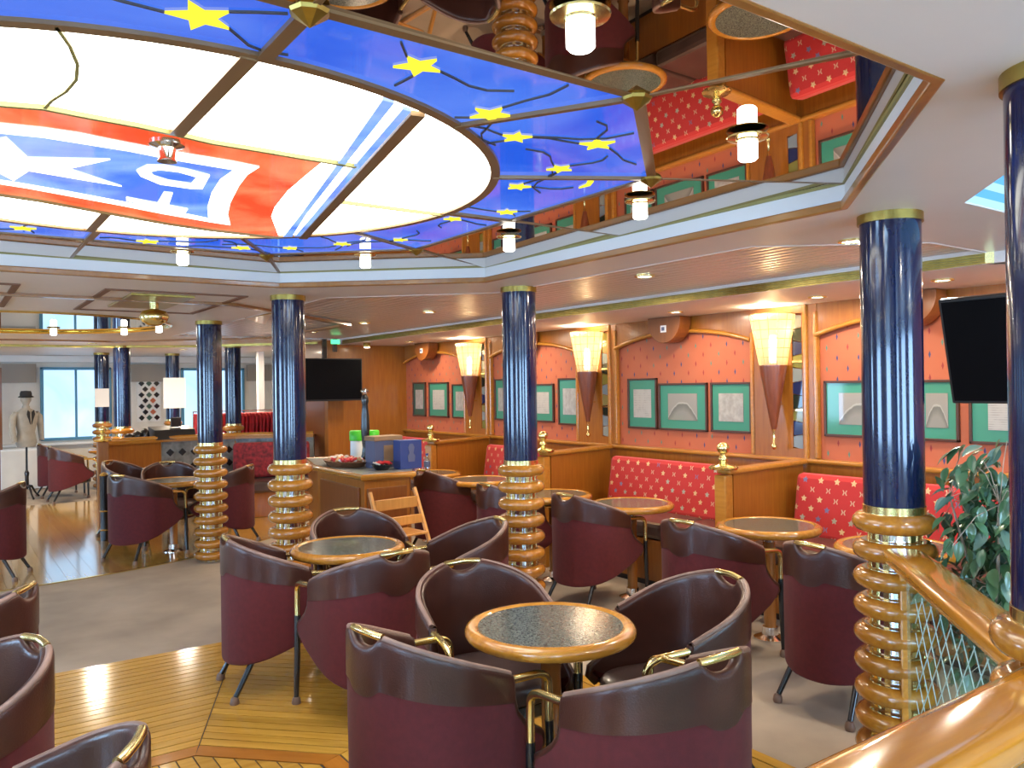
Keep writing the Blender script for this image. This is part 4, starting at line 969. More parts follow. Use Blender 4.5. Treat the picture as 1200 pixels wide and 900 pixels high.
TBL = [((1.83, 2.37), 'nearest round granite table with glossy wooden rim, among four chairs'), ((1.86, 4.25), 'second round granite table, mirroring a small lamp'), ((4.19, 3.20), 'round granite table before the sofa, left of the large column'),
       ((4.20, 4.43), 'round granite table before the middle bay sofa'), ((4.08, 5.22), 'round granite table just right of the middle column'), ((4.20, 6.50), 'round granite table just left of the middle column'), ((4.13, 7.33), 'round granite table beside the blue boxes, farthest along the sofas'),
       ((1.88, 8.49), 'round dark table of the far left chairs'), ((4.16, 2.36), 'round granite table mostly hidden behind the large column'), ((-0.45, 2.55), 'round granite table left of the nearest-left chairs'), ((2.15, 13.75), 'round table by the far left window')]
for i, ((x, y), lb) in enumerate(TBL): place(tb0, i == 0, (x, y, 0), i * 0.8, lb)

# ------------------------------------------------------------------ handrails, glass, near stair
def rail_beam(L, w, h, mat, name, parent, sq=2.8):
    pts = []
    for i in range(32):
        a = 2 * PI * i / 32; ex = 2 / sq
        pts.append((w / 2 * math.copysign(abs(math.cos(a)) ** ex, math.cos(a)), h / 2 * math.copysign(abs(math.sin(a)) ** ex, math.sin(a))))
    vs = [(0, x, z) for x, z in pts] + [(L, x, z) for x, z in pts]; fs = [(i, (i + 1) % 32, 32 + (i + 1) % 32, 32 + i) for i in range(32)] + [tuple(range(31, -1, -1)), tuple(range(32, 64))]
    return MB().add(vs, fs).build(name, mat, parent, smooth=True)
r1 = thing('near_handrail', 'broad glossy wooden handrail across the bottom right corner', 'handrail', (-0.3, 0.695, 0.962))
rail_beam(2.13, 0.15, 0.078, 'rail', 'rail', r1, 3.8)
MB().box((1.05, 0, -0.47), (2.05, 0.012, 0.86)).build('glass_panel', 'glass', r1)
MB().box((1.05, 0.0, -0.048), (2.05, 0.026, 0.022)).build('glass_channel', 'teal', r1)
m = MB()
for k in range(100): m.box((0.03 + k * 0.0205, -0.0145, -0.048), (0.009, 0.004, 0.009))
tag(m.build('white_dots', 'white_board', r1), kind='stuff')
a = Vector((2.93, 1.635)); b = Vector((2.01, 0.79)); L = (b - a).length; ang = math.atan2(b.y - a.y, b.x - a.x)
r2 = thing('stair_handrail', 'glossy wooden handrail running from the large column to the right edge', 'handrail', (a.x, a.y, 0.925), ang)
rail_beam(L, 0.145, 0.066, 'rail', 'rail', r2, 3.6)
MB().box((0.0, -0.0, -0.46), (0.022, 0.035, 0.93)).build('end_post', 'rim', r2, bevel=0.006)
MB().box((L / 2, 0, -0.46), (L - 0.1, 0.010, 0.84)).build('glass_panel', 'glass', r2)
m = MB()
gx0, gx1, gz0, gz1 = 0.12, L - 0.08, -0.84, -0.10
def seg_clip(p, q):
    (x0, z0), (x1, z1) = p, q; t0, t1 = 0.0, 1.0
    for pp_, qq in ((-(x1 - x0), x0 - gx0), (x1 - x0, gx1 - x0), (-(z1 - z0), z0 - gz0), (z1 - z0, gz1 - z0)):
        if abs(pp_) < 1e-9:
            if qq < 0: return None
        else:
            r_ = qq / pp_
            if pp_ < 0: t0 = max(t0, r_)
            else: t1 = min(t1, r_)
    if t0 >= t1: return None
    return (x0 + (x1 - x0) * t0, z0 + (z1 - z0) * t0), (x0 + (x1 - x0) * t1, z0 + (z1 - z0) * t1)
for sg in (-1, 1):
    for k in range(-12, 26):
        x0 = k * 0.105; sgm = seg_clip((x0, gz0), (x0 + sg * 0.74 * 0.86, gz1))
        if sgm:
            (xa, za), (xb, zb) = sgm; m.tube([(xa, 0.0062, za), (xb, 0.0062, zb)], 0.0019, 4, cap=False)
tag(m.build('etched_lattice', 'etch', r2), kind='stuff')

# potted ficus
fi = thing('potted_ficus', 'leafy green ficus behind the glass of the stair rail', 'plant', (3.17, 1.36, 0))
MB().lathe([(0.0, 0), (0.13, 0.0), (0.16, 0.26), (0.17, 0.28), (0.155, 0.28), (0.14, 0.25), (0, 0.25)], n=28).build('pot', 'pot', fi, smooth=True)
MB().lathe([(0, 0.252), (0.145, 0.252), (0.145, 0.256), (0, 0.262)], n=20).build('soil', 'soil', fi)
rnd = random.Random(11)
tips = []
for k in range(6):
    a = k * 1.05; x, y = 0.04 * math.cos(a), 0.04 * math.sin(a)
    pts = [(x, y, 0.25), (x * 1.6 + rnd.uniform(-.03, .03), y * 1.6 + rnd.uniform(-.03, .03), 0.55), (x * 3.2, y * 3.2, 0.85), (x * 5 + rnd.uniform(-.04, .04), y * 5 + rnd.uniform(-.04, .04), 1.15)]
    MB().tube(pts, [0.011, 0.009, 0.007, 0.003], 7).build('stem', 'bark', fi, smooth=True); tips += [Vector(pts[1]), Vector(pts[2]), Vector(pts[3])]
def leaf_mesh(mat):
    n = 6; vs = []; fs = []
    for i in range(n + 1):
        t_ = i / n; w = 0.021 * math.sin(PI * t_ ** 0.8) ** 0.9 if 0 < t_ < 1 else 0.0006; z = -0.020 * t_ * t_
        vs += [(-w, t_ * 0.088, z + w * 0.35), (0, t_ * 0.088, z), (w, t_ * 0.088, z + w * 0.35)]
    for i in range(n):
        q = i * 3; fs += [(q, q + 1, q + 4, q + 3), (q + 1, q + 2, q + 5, q + 4)]
    me = bpy.data.meshes.new('leaf'); me.from_pydata(vs, [], fs); me.materials.append(M[mat]); me.shade_smooth(); return me
lm = [leaf_mesh('leaf'), leaf_mesh('leaf2')]
twigs = MB()
made = 0
while made < 296:
    bx_, by_, bz_ = rnd.gauss(0, 0.16), rnd.gauss(0, 0.16), rnd.triangular(0.45, 1.40, 1.18)
    rr = math.hypot(bx_, by_); lim = 0.33 if bz_ < 1.1 else 0.33 - (bz_ - 1.1) * 0.7
    if rr > lim: continue
    gx, gy = 3.17 + bx_, 1.36 + by_
    # keep clear of the rail and the column
    if (gx - a.x if False else 0): pass
    dline = (gx - 2.93) * (-(0.79 - 1.635)) + (gy - 1.635) * (2.01 - 2.93)
    if dline / L < 0.055: continue
    if math.hypot(gx - 3.031, gy - 1.7275) < 0.16: continue
    ba = Vector((bx_, by_, bz_)); tp = min(tips, key=lambda q: (q - ba).length)
    twigs.tube([tuple(tp), tuple((tp + ba) / 2 + Vector((0, 0, 0.03))), tuple(ba)], 0.0016, 4, cap=False)
    for q in range(4):
        o = bpy.data.objects.new('leaf', lm[0 if rnd.random() < 0.7 else 1]); COL.objects.link(o); o.parent = fi
        o.location = ba + Vector((rnd.uniform(-.03, .03), rnd.uniform(-.03, .03), rnd.uniform(-.03, .03)))
        o.rotation_euler = (rnd.uniform(-1.3, -0.1), rnd.uniform(-.6, .6), math.atan2(by_, bx_) - PI / 2 + rnd.uniform(-1.2, 1.2)); s_l = rnd.uniform(0.70, 1.05); o.scale = (s_l, s_l, s_l); made += 1
extra = MB()
for k in range(900):
    bx_, by_, bz_ = rnd.gauss(0, 0.13), rnd.gauss(0, 0.13), rnd.triangular(0.40, 1.32, 1.08)
    gx, gy = 3.17 + bx_, 1.36 + by_
    if math.hypot(bx_, by_) > 0.27 or ((gx - 2.93) * 0.845 - (gy - 1.635) * 0.92) / L < 0.07 or math.hypot(gx - 3.031, gy - 1.7275) < 0.17: continue
    mm_ = Matrix.Translation((bx_, by_, bz_)) @ Matrix.Rotation(rnd.uniform(0, 6.28), 4, 'Z') @ Matrix.Rotation(rnd.uniform(-1.3, 0), 4, 'X') @ Matrix.Scale(0.8, 4)
    extra.add([mm_ @ v.co for v in lm[0].vertices], [tuple(p.vertices) for p in lm[0].polygons])
tag(extra.build('inner_leaves', 'leaf', fi, smooth=True, fixn=False), kind='stuff')
tag(twigs.build('twigs', 'bark', fi), kind='stuff')

# ------------------------------------------------------------------ screens
tv = thing('tilted_screen', 'black flat screen hung from the ceiling at upper right, tilted downward', 'television', (4.66, 1.82, 1.745))
mt = Matrix.Rotation(math.radians(-14), 4, 'Y')
MB().box((0, 0, 0), (0.05, 1.02, 0.60), mtx=mt).build('casing', 'casing', tv, bevel=0.008)
MB().box((-0.026, 0, -0.006), (0.004, 0.985, 0.565), mtx=mt).build('screen', 'black_gloss', tv)
m = MB(); m.box((0.06, 0, 0.22), (0.03, 0.05, 0.42)); m.box((0.05, 0, 0.10), (0.06, 0.30, 0.20)); m.build('ceiling_mount', 'black', tv)
tv = thing('far_screen', 'black flat screen hung in front of the brown end wall', 'television', (4.06, 9.9, 1.70))
MB().box((0, 0, 0), (1.0, 0.05, 0.55)).build('casing', 'casing', tv, bevel=0.008)
MB().box((0, -0.027, 0.004), (0.965, 0.004, 0.515)).build('screen', 'black_gloss', tv)
MB().box((0, 0.03, 0.40), (0.05, 0.04, 0.25)).build('ceiling_mount', 'black', tv)
ex = thing('exit_sign', 'small green lit exit sign on a black bracket above the far screen', 'sign', (4.02, 9.5, 2.12))
MB().box((0, 0, 0.0), (0.05, 0.03, 0.16)).build('bracket', 'black', ex)
MB().box((0, -0.02, 0.045), (0.11, 0.02, 0.055)).build('green_panel', 'green_e', ex)
sp_ = thing('ceiling_speaker_lamp', 'small white spot lamp on the ceiling left of the far corner', 'lamp', (4.50, 9.6, 2.2265))
MB().lathe([(0.035, 0), (0.035, -0.03), (0.045, -0.04), (0.045, -0.11), (0.0, -0.12)], n=16).build('lamp_body', 'oldbrass', sp_, smooth=True)
MB().lathe([(0.0, -0.125), (0.03, -0.125), (0.04, -0.115), (0, -0.113)], n=16).build('lens', 'down_e', sp_)

# ------------------------------------------------------------------ snack counter and what stands on it
ct = thing('snack_counter', 'panelled wooden counter with marble top and honey rim', 'counter')
poly = [(2.70, 5.86), (3.15, 5.87), (3.42, 6.35), (3.42, 7.55), (2.95, 7.75), (2.74, 6.98)]
MB().prism([(2.73, 5.90), (3.13, 5.91), (3.39, 6.37), (3.39, 7.52), (2.97, 7.71), (2.77, 6.97)], 0.0, 0.86).build('body', 'panel', ct)
MB().prism([(2.715, 5.875), (3.14, 5.885), (3.405, 6.36), (3.405, 7.53), (2.96, 7.72), (2.755, 6.97)], 0.86, 0.902).build('marble_top', 'grey_marble', ct)
m = MB(); m.tube([(x, y, 0.88) for x, y in poly], 0.026, 8, close=True); m.build('honey_rim', 'rim', ct, smooth=True)
for (xa, ya), (xb, yb) in ((poly[0], poly[1]), (poly[5], poly[0])):
    m = MB(); d = Vector((xb - xa, yb - ya)); l_ = d.length; a_ = math.atan2(d.y, d.x)
    mid = ((xa + xb) / 2, (ya + yb) / 2)
    MB().box((0, 0, 0.43), (l_ * 0.78, 0.02, 0.72)).build('front_panel', 'panel_dark', ct, loc=(mid[0] + 0.02 * math.sin(a_) * -1, mid[1] + 0.03 * math.cos(a_), 0), rz=a_, bevel=0.005)
TZ = 0.9025
bk = thing('snack_basket', 'shallow brown wicker basket heaped with wrapped snacks', 'basket', (2.92, 6.70, TZ))
MB().lathe([(0.0, 0), (0.13, 0.0), (0.165, 0.05), (0.157, 0.05), (0.125, 0.01), (0, 0.01)], n=28).map(lambda v: Vector((v.x, v.y * 1.9, v.z))).build('basket_body', 'wicker', bk, smooth=True)
rr_ = random.Random(3)
for k in range(90):
    x, y = rr_.uniform(-.11, .11), rr_.uniform(-.22, .22)
    if (x / .12) ** 2 + (y / .24) ** 2 > 1: continue
    z = 0.045 + 0.03 * (1 - (x / .12) ** 2) * rr_.uniform(.5, 1)
    o = MB().lathe([(0.0, -0.013), (0.019, -0.010), (0.024, 0), (0.019, 0.010), (0, 0.013)], n=8).build('wrapped_snack', rr_.choice(['snack1', 'snack1', 'snack3', 'snack2']), None, smooth=True, loc=(2.92 + x, 6.70 + y, TZ + z))
    o.rotation_euler = (rr_.uniform(-.8, .8), rr_.uniform(-.8, .8), 0); tag(o, 'small wrapped snack heaped in the wicker basket', 'snack', 'wrapped snacks in the basket')
bo = thing('snack_bowl', 'small black bowl of red and white packets before the dark blue box', 'bowl', (3.00, 6.14, TZ))
MB().lathe([(0.0, 0), (0.05, 0.0), (0.09, 0.045), (0.085, 0.045), (0.045, 0.008), (0, 0.008)], n=24).build('bowl_body', 'black', bo, smooth=True)
for k in range(14):
    a_ = k * 2.4; r_ = 0.018 * math.sqrt(k); 
    o = MB().box((0, 0, 0), (0.045, 0.03, 0.012)).build('packet', 'snack2' if k % 3 else 'snack1', None, bevel=0.004, loc=(3.00 + r_ * math.cos(a_), 6.14 + r_ * math.sin(a_), TZ + 0.055 + 0.004 * (k % 3))); o.rotation_euler = (0.5 * math.sin(k), 0.5 * math.cos(k), k); tag(o, 'small paper packet in the black bowl', 'packet', 'packets in the black bowl')
pm = thing('pepper_mill', 'very tall black turned pepper mill with silver knob', 'pepper mill', (3.19, 6.86, TZ))
MB().lathe([(0, 0), (0.045, 0), (0.05, 0.02), (0.035, 0.08), (0.028, 0.14), (0.034, 0.20), (0.040, 0.32), (0.034, 0.44), (0.026, 0.53), (0.034, 0.56), (0.030, 0.60), (0.018, 0.62), (0, 0.62)], n=24).build('turned_body', 'black', pm, smooth=True)
MB().lathe([(0.014, 0.62), (0.030, 0.64), (0.034, 0.655), (0.022, 0.675), (0.0, 0.685)], n=16).build('silver_knob', 'chrome', pm, smooth=True)
for k in range(5):
    a_ = k * 2 * PI / 5; MB().lathe([(0, 0), (0.010, 0.01), (0, 0.02)], (0.033 * math.cos(a_), 0.033 * math.sin(a_), 0.645), 8).build('knob_bead', 'chrome', pm, smooth=True)
for k, (x, y, lb) in enumerate([(3.20, 7.08, 'white container with bright green lid left of the tall pepper mill'), (3.335, 7.02, 'white container with bright green lid right of the tall pepper mill')]):
    q = thing('lidded_container', lb, 'container', (x, y, TZ), group='green-lidded containers')
    MB().lathe([(0, 0), (0.055, 0), (0.058, 0.02), (0.058, 0.19), (0, 0.19)], n=20).build('container_body', 'white_plastic', q, smooth=True)
    MB().lathe([(0, 0.19), (0.064, 0.19), (0.066, 0.20), (0.066, 0.275), (0.055, 0.285), (0, 0.285)], n=20).build('green_lid', 'green_plastic', q, smooth=True)
q = thing('carton_box', 'grey-blue carton with printed panels standing open behind the blue carton', 'box', (3.13, 6.37, TZ), 0.1)
MB().box((0, 0, 0.115), (0.27, 0.15, 0.23)).build('carton', 'greyblue_card', q, bevel=0.003)
MB().box((0.0, 0, 0.250), (0.285, 0.165, 0.04)).build('brown_flap', 'brown_card', q, bevel=0.004)
MB().box((0.0, -0.078, 0.12), (0.09, 0.006, 0.14)).build('printed_panel', 'brown_card', q)
q = thing('carton_box', 'dark blue carton with a pale printed figure at the counter corner', 'box', (3.23, 6.12, TZ), 0.0)
MB().box((0, 0, 0.12), (0.20, 0.13, 0.24)).build('carton', 'blue_card', q, bevel=0.003)
m = MB().prism([(-0.03, -0.07), (0.03, -0.07), (0.035, -0.02), (0.018, 0.0), (0.03, 0.05), (0.015, 0.08), (-0.015, 0.08), (-0.03, 0.05), (-0.018, 0.0), (-0.035, -0.02)], 0, 0.004)
m.map(lambda v: Vector((v.x, -0.067 - v.z * 0.8, v.y + 0.13))); m.build('pale_figure', 'greyblue_card', q)
q = thing('water_bottle', 'clear water bottle with blue cap on the table beside the cartons', 'bottle', (3.40, 6.13, 0.9025)); q.location = (4.075, 7.30, 0.7027)
MB().lathe([(0, 0), (0.03, 0), (0.033, 0.01), (0.033, 0.06), (0.029, 0.08), (0.033, 0.10), (0.033, 0.13), (0.014, 0.17), (0.014, 0.185)], n=16).build('bottle_body', 'clear', q, smooth=True)
MB().lathe([(0.034, 0.065), (0.0345, 0.07), (0.0345, 0.12), (0.034, 0.125)], n=16).build('bottle_label', 'greyblue_card', q, smooth=True)
MB().lathe([(0, 0.185), (0.016, 0.185), (0.016, 0.205), (0, 0.205)], n=12).build('blue_cap', 'blue_card', q)

# wooden high chair
hc = thing('high_chair', 'honey-coloured wooden high chair with slatted back', 'chair', (2.85, 5.49, 0), math.radians(8))
for sg in (-1, 1):
    m = MB(); m.tube([(0.215 * sg, -0.22, 0.015), (0.205 * sg, 0.13, 0.80)], 0.017, 4); m.build('side_post', 'light_wood', hc)
    m = MB(); m.box((0.215 * sg, 0.0, 0.018), (0.03, 0.48, 0.032)); m.build('floor_runner', 'light_wood', hc, bevel=0.005)
for z, h in ((0.70, 0.085), (0.575, 0.07)):
    y = -0.22 + 0.35 * (z - 0.015) / 0.785
    vs = MB().box((0, 0, 0), (0.39, 0.014, h)); vs.build('back_slat', 'light_wood', hc, loc=(0, y - 0.005, z), bevel=0.006)
MB().box((0, 0.09, 0.47), (0.41, 0.28, 0.018)).build('seat', 'light_wood', hc, bevel=0.006)
MB().box((0, 0.06, 0.20), (0.41, 0.26, 0.018)).build('footboard', 'light_wood', hc, bevel=0.006)
MB().tube([(-0.19, 0.02, 0.33), (0.19, 0.02, 0.33)], 0.008, 8).build('cross_rod', 'chrome', hc, smooth=True)

# ------------------------------------------------------------------ far bar, shop and windows
bar = thing('bar_counter', 'far curved bar front with wooden rail and marble panels', 'counter')
BP = [(1.60, 10.75), (2.3, 10.95), (3.2, 10.9), (4.1, 10.45)]
m = MB(); m.tube([(x, y, 0.985) for x, y in BP], 0.035, 8); m.build('bar_rail', 'rim', bar, smooth=True)
for i, (a_, b_) in enumerate(zip(BP, BP[1:])):
    d = Vector((b_[0] - a_[0], b_[1] - a_[1])); an = math.atan2(d.y, d.x); mid = ((a_[0] + b_[0]) / 2, (a_[1] + b_[1]) / 2)
    MB().box((0, 0.10, 0.47), (d.length, 0.14, 0.94)).build('bar_front', 'panel' if i == 0 else 'grey_marble', bar, loc=(*mid, 0), rz=an)
    MB().box((0, 0.12, 0.955), (d.length, 0.30, 0.03)).build('bar_top', 'honey', bar, loc=(*mid, 0), rz=an)
    if i:
        for q in range(5):
            for w_ in range(6):
                MB().box((0, 0, 0), (0.07, 0.006, 0.07), mtx=Matrix.Rotation(PI / 4, 4, 'Y')).build('dark_diamond', 'black', bar, loc=(mid[0] + (-d.length / 2 + 0.10 + w_ * 0.145) * math.cos(an) - 0.0255 * -math.sin(an) * 0, mid[1] + (-d.length / 2 + 0.10 + w_ * 0.145) * math.sin(an) + 0.026, 0.12 + q * 0.17), rz=an)
np_ = thing('newel_post', 'wooden newel post with brass finial at the left end of the far bar', 'post', (1.57, 10.6, 0))
MB().box((0, 0, 0.5), (0.12, 0.12, 1.0)).build('post', 'panel', np_, bevel=0.01)
finial(MB(), (0, 0, 1.0)).build('brass_finial', 'brass', np_, smooth=True)
for i, (x, y, lb) in enumerate([(1.42, 9.55, 'dark stanchion with brass knobs left of the far chairs')]):
    q = thing('stanchion', lb, 'post', (x, y, 0))
    MB().tube([(0, 0, 0), (0, 0, 0.70)], 0.04, 12).build('post', 'black', q, smooth=True)
    for z in (0.12, 0.32, 0.70): MB().lathe([(0, -0.03), (0.03, -0.02), (0.045, 0), (0.03, 0.02), (0, 0.03)], (0, 0, z), 14).build('brass_knob', 'brass', q, smooth=True)
# things standing on the bar
q = thing('till', 'dark sloping till on the far bar', 'till', (2.45, 11.07, 0.97), 0.1)
MB().prism([(-0.16, 0), (0.16, 0), (0.10, 0.12), (-0.16, 0.16)], -0.25, 0.25).map(lambda v: Vector((v.z, -v.x, v.y))).build('till_body', 'casing', q)
MB().box((0.05, 0.02, 0.21), (0.12, 0.05, 0.12)).build('till_display', 'black', q)
for i, (x, y, s) in enumerate([(2.02, 11.0, 0.09), (2.12, 11.06, 0.11), (1.92, 10.98, 0.07)]):
    o = MB().lathe([(0, 0), (0.05, 0), (0.06, 0.03), (0.05, s), (0.02, s * 1.3), (0, s * 1.35)], n=12).build('dark_jar', 'black', None, smooth=True, loc=(x, y, 0.97)); tag(o, ['middle-sized dark rounded jar in the middle of three on the far bar', 'largest dark rounded jar beside the till on the far bar', 'smallest dark rounded jar at the left end of the far bar'][i], 'jar', 'dark jars on the far bar')
# clothes rack
rk = thing('clothes_rack', 'metal clothes rail behind the far bar', 'rack', (3.68, 12.5, 0))
m = MB(); m.tube([(-0.62, 0, 0.0), (-0.62, 0, 1.27), (0.62, 0, 1.27), (0.62, 0, 0.0)], 0.012, 8); m.build('rail', 'chrome', rk, smooth=True)
for sg in (-1, 1): MB().box((0.62 * sg, 0, 0.012), (0.03, 0.5, 0.024)).build('foot', 'chrome', rk)
for k in range(22):
    x = -0.57 + k * 0.054
    m = MB(); m.add([(0, -0.20, 0), (0, 0.20, 0), (0, 0.24, -0.05), (0, 0.16, -0.6), (0, -0.16, -0.6), (0, -0.24, -0.05), (0.035, -0.20, 0), (0.035, 0.20, 0), (0.035, 0.24, -0.05), (0.035, 0.16, -0.6), (0.035, -0.16, -0.6), (0.035, -0.24, -0.05)],
                    [(0, 1, 2, 3, 4, 5), (11, 10, 9, 8, 7, 6)] + [(i, (i + 1) % 6, 6 + (i + 1) % 6, 6 + i) for i in range(6)])
    o = m.build('hanging_garment', 'red_cloth', None, bevel=0.008, loc=(3.68 + x, 12.5, 1.235)); o.rotation_euler = (0, rr_.uniform(-.015, .015), rr_.uniform(-.05, .05)); tag(o, 'bright red garment hanging on the far clothes rail', 'garment', 'red garments on the far rail')
for k in range(4):
    m = MB(); m.box((0, 0, -0.25), (0.13, 0.16, 0.5)); m.tube([(-0.04, 0, 0), (0, 0, 0.08), (0.04, 0, 0)], 0.006, 6)
    o = m.build('hanging_bag', 'black_cloth', None, bevel=0.02, loc=(4.78 + k * 0.15, 12.3, 1.30)); tag(o, ['black bag nearest the red garments on the thin stand', 'second black bag from the left on the thin stand', 'third black bag from the left on the thin stand', 'black bag farthest right on the thin stand'][k], 'bag', 'black bags by the white wall panel')
m = MB(); m.tube([(4.62, 12.3, 0), (4.62, 12.3, 1.40), (5.35, 12.3, 1.40), (5.35, 12.3, 0)], 0.01, 8); tag(m.build('bag_stand', 'black', None, smooth=True), 'thin black stand carrying the black bags', 'rack')
# lower far sofa in front of the bar
q = thing('bar_sofa', 'red patterned sofa before the far bar, behind the columns', 'sofa', (3.48, 10.3, 0), math.radians(-20))
MB().box((0, 0.12, 0.68), (0.95, 0.14, 0.45)).build('backrest', 'sofa_red', q, bevel=0.04)
MB().box((0, -0.16, 0.38), (0.95, 0.46, 0.14)).build('seat_cushion', 'seat_leather', q, bevel=0.03)
MB().box((0, -0.10, 0.16), (0.95, 0.5, 0.30)).build('plinth', 'panel', q)
# white shop walls and panels right of the windows
struct(MB().box((5.05, 13.4, 1.13), (0.95, 0.12, 2.2)), 'wall_panel', 'white_paint')
struct(MB().box((4.42, 13.6, 1.13), (0.10, 0.10, 2.2)), 'trim_10', 'white_board')
# windows in the far wall
def window(n, x0, x1, z0, z1, wall_y, mull=(0.5,), mat='sky2_e', axis='Y', sgn=-1):
    fr2 = MB(); t_ = 0.05; cx_ = (x0 + x1) / 2; w_ = x1 - x0; cz_ = (z0 + z1) / 2; h_ = z1 - z0
    fr2.box((0, 0, h_ / 2), (w_ + 2 * t_, 0.06, t_)); fr2.box((0, 0, -h_ / 2), (w_ + 2 * t_, 0.06, t_)); fr2.box((-w_ / 2 - t_ / 2, 0, 0), (t_, 0.06, h_ + t_)); fr2.box((w_ / 2 + t_ / 2, 0, 0), (t_, 0.06, h_ + t_))
    for mm in mull: fr2.box((-w_ / 2 + w_ * mm, 0, 0), (0.04, 0.05, h_))
    loc = (cx_, wall_y, cz_) if axis == 'Y' else (wall_y, cx_, cz_)
    rz_ = 0 if axis == 'Y' else PI / 2
    o = struct(fr2, 'window_%d' % n, 'window_frame_mat', loc=loc, rz=rz_, bevel=0.01)
    edges = [0] + list(mull) + [1]
    for e0, e1 in zip(edges, edges[1:]): MB().box((-w_ / 2 + w_ * (e0 + e1) / 2, 0, 0), (w_ * (e1 - e0) - 0.01, 0.012, h_)).build('pane', mat, o)
    return o
M['window_frame_mat'] = pbr('window_frame_blue', (0.10, 0.30, 0.45), 0.4)
wy = YF - 0.035
window(2, 1.47, 2.48, 0.78, 2.00, wy, (0.49,)); window(3, 3.77, 4.85, 0.78, 1.99, wy, (0.52,)); window(4, -0.6, 0.45, 0.78, 2.0, wy, (0.5,)); window(5, -3.2, -2.0, 0.78, 2.0, wy, (0.5,))  # the two leftmost are out of view, added for continuity and daylight
window(6, -2.6, -0.7, 0.75, 2.05, YB + 0.035, (), 'sky_e'); window(7, 0.6, 2.0, 0.75, 2.05, YB + 0.035, (), 'sky_e'); window(8, 3.2, 4.8, 0.75, 2.05, YB + 0.035, (), 'sky_e')
for k_, y_ in enumerate((-1.8, 3.4, 9.4)): window(9 + k_, y_, y_ + 2.2, 0.75, 2.05, XL + 0.035, (), 'sky_e', axis='X')  # unseen left-wall windows, put in to bring daylight into the room
struct(MB().box(((XL + 7) / 2, YF - 0.10, 2.165), (7 - XL, 0.18, 0.11)), 'trim_11', 'white_board')
struct(MB().box(((XL + 7) / 2, YF - 0.08, 0.70), (7 - XL, 0.14, 0.04)), 'trim_12', 'white_board')
for k_, (x0, x1) in enumerate(((0.62, 1.36), (2.62, 3.62), (4.95, 6.2))):
    struct(MB().box(((x0 + x1) / 2, YF - 0.05, 1.92), (x1 - x0, 0.05, 0.32)), 'trim_%d' % (13 + k_), 'beige_blind')
# dark door at the left edge
dr = struct(MB().box((0.72, 15.5, 1.0), (0.22, 0.05, 2.0)), 'door_1', 'panel_dark')
MB().lathe([(0, 0), (0.02, 0.005), (0.02, 0.03), (0, 0.035)], n=12).map(lambda v: Vector((v.x, -v.z, v.y))).build('door_handle', 'brass', dr, loc=(0.76, 15.475, 1.0))
# patterned panel
hp = thing('diamond_panel', 'tall white panel patterned with dark and coral diamonds', 'panel', (3.16, 16.083, 1.52))
MB().box((0, 0, 0), (0.40, 0.03, 0.98)).build('panel_board', 'white_board', hp)
dc = ['black', 'pane_x', 'black', 'coral']
M['pane_x'] = pbr('diamond_green', (0.04, 0.10, 0.07), 0.4); M['coral'] = pbr('diamond_coral', (0.55, 0.14, 0.06), 0.4)
dm = {}
for r_ in range(9):
    for c2 in range(3 if r_ % 2 == 0 else 2):
        mt_ = dc[(r_ * 2 + c2) % 4]
        x = (c2 - 1) * 0.13 if r_ % 2 == 0 else (c2 - 0.5) * 0.13
        MB().box((0, 0, 0), (0.075, 0.01, 0.075), mtx=Matrix.Rotation(PI / 4, 4, 'Y')).build('diamond', mt_, hp, loc=(x, -0.018, -0.42 + r_ * 0.105))
# notices on the two farthest columns
o = MB().box((3.29, 14.67, 1.55), (0.36, 0.012, 0.52)).build('notice_board', 'white_board'); tag(o, 'large white board fixed to the column before the far right window', 'notice')
o = MB().box((2.17, 14.67, 1.49), (0.21, 0.012, 0.30)).build('notice', 'white_board'); tag(o, 'small white notice on the column beside the far left window', 'notice')
cab = thing('white_cabinet', 'low white cabinet under the far left window, behind the dress form', 'cabinet', (1.15, 15.65, 0))
MB().box((0, 0, 0.34), (0.7, 0.4, 0.66)).build('body', 'white_board', cab, bevel=0.008)
for sg in (-1, 1): MB().box((0.172 * sg, -0.205, 0.34), (0.33, 0.014, 0.60)).build('door', 'white_paint', cab, bevel=0.004)

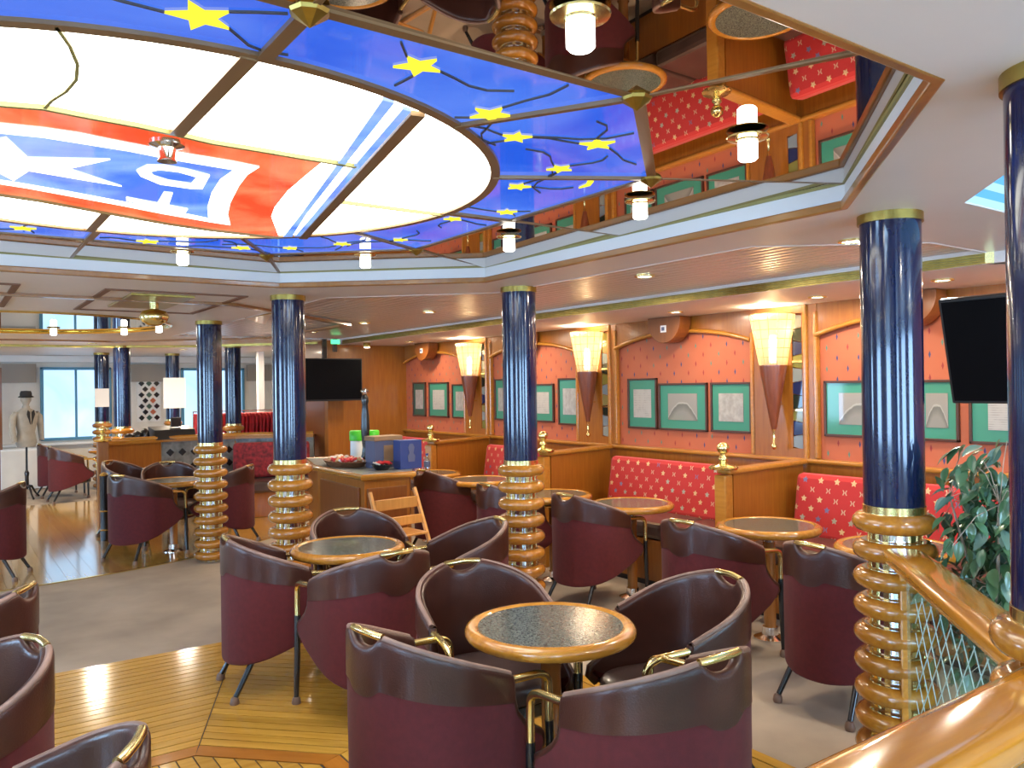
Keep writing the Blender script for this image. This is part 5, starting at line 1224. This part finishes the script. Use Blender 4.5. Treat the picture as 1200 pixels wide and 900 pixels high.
# dress forms
def form(lb, loc, rz, cloth, hat, sc=1.0):
    p = thing('dress_form', lb, 'mannequin', loc, rz)
    def ring(cx_, rx, ry, z, yo=0): return [(cx_ + rx * math.cos(2 * PI * k_ / 20), yo + ry * math.sin(2 * PI * k_ / 20), z) for k_ in range(20)]
    prof = [(0.14, 0.10, 0.84), (0.165, 0.115, 0.90), (0.15, 0.105, 1.0), (0.135, 0.095, 1.08), (0.155, 0.115, 1.18), (0.175, 0.125, 1.28), (0.185, 0.11, 1.36), (0.13, 0.085, 1.42), (0.06, 0.058, 1.46), (0.05, 0.052, 1.50)]
    rs = [ring(0, a_, b_, z) for a_, b_, z in prof]; vs = [q for r_ in rs for q in r_]
    fs = [(i * 20 + k_, i * 20 + (k_ + 1) % 20, (i + 1) * 20 + (k_ + 1) % 20, (i + 1) * 20 + k_) for i in range(len(rs) - 1) for k_ in range(20)] + [tuple(range(19, -1, -1)), tuple((len(rs) - 1) * 20 + k_ for k_ in range(20))]
    MB().add(vs, fs).build('torso_jacket', cloth, p, smooth=True)
    for sg in (-1, 1):
        MB().tube([(0.16 * sg, 0, 1.38), (0.215 * sg, 0.0, 1.32), (0.235 * sg, -0.01, 1.15), (0.225 * sg, -0.05, 0.93)], [0.045, 0.055, 0.048, 0.038], 12).build('sleeve', cloth, p, smooth=True)
        MB().prism([(0.01 * sg, 1.20), (0.065 * sg, 1.36), (0.05 * sg, 1.43), (0.02 * sg, 1.40)], 0, 0.012).map(lambda v: Vector((v.x, -0.118 - v.z, v.y))).build('lapel', 'black_cloth', p)
    if hat:
        MB().lathe([(0.045, 1.50), (0.05, 1.53), (0.075, 1.58), (0.078, 1.64), (0.055, 1.69), (0, 1.70)], n=16).build('head', 'stone_grey', p, smooth=True)
        MB().lathe([(0.10, 1.63), (0.115, 1.64), (0.085, 1.66), (0.085, 1.70), (0.07, 1.735), (0, 1.74)], n=20).build('hat', 'black_cloth', p, smooth=True)
    MB().tube([(0, 0, 0.16), (0, 0, 0.84)], 0.016, 8).build('pole', 'black', p, smooth=True)
    MB().lathe([(0.016, 0.16), (0.03, 0.22), (0.028, 0.36), (0.036, 0.42), (0.018, 0.46)], n=14).build('turned_post', 'black', p, smooth=True)
    for k_ in range(3):
        a_ = k_ * 2 * PI / 3 + 0.3
        MB().tube([(0, 0, 0.22), (0.10 * math.cos(a_), 0.10 * math.sin(a_), 0.20), (0.19 * math.cos(a_), 0.19 * math.sin(a_), 0.08), (0.26 * math.cos(a_), 0.26 * math.sin(a_), 0.02)], [0.02, 0.018, 0.014, 0.016], 8).build('leg', 'black', p, smooth=True)
    return p
form('dress form in a pale grey jacket and black hat near the far left window', (1.06, 14.1, 0), 0.5, 'stone_grey', True).scale = (0.93, 0.93, 0.93)
form('dress form in a dark navy jacket cut by the left edge', (0.30, 11.2, 0), 0.8, 'navy', False).scale = (0.9, 0.9, 0.9)
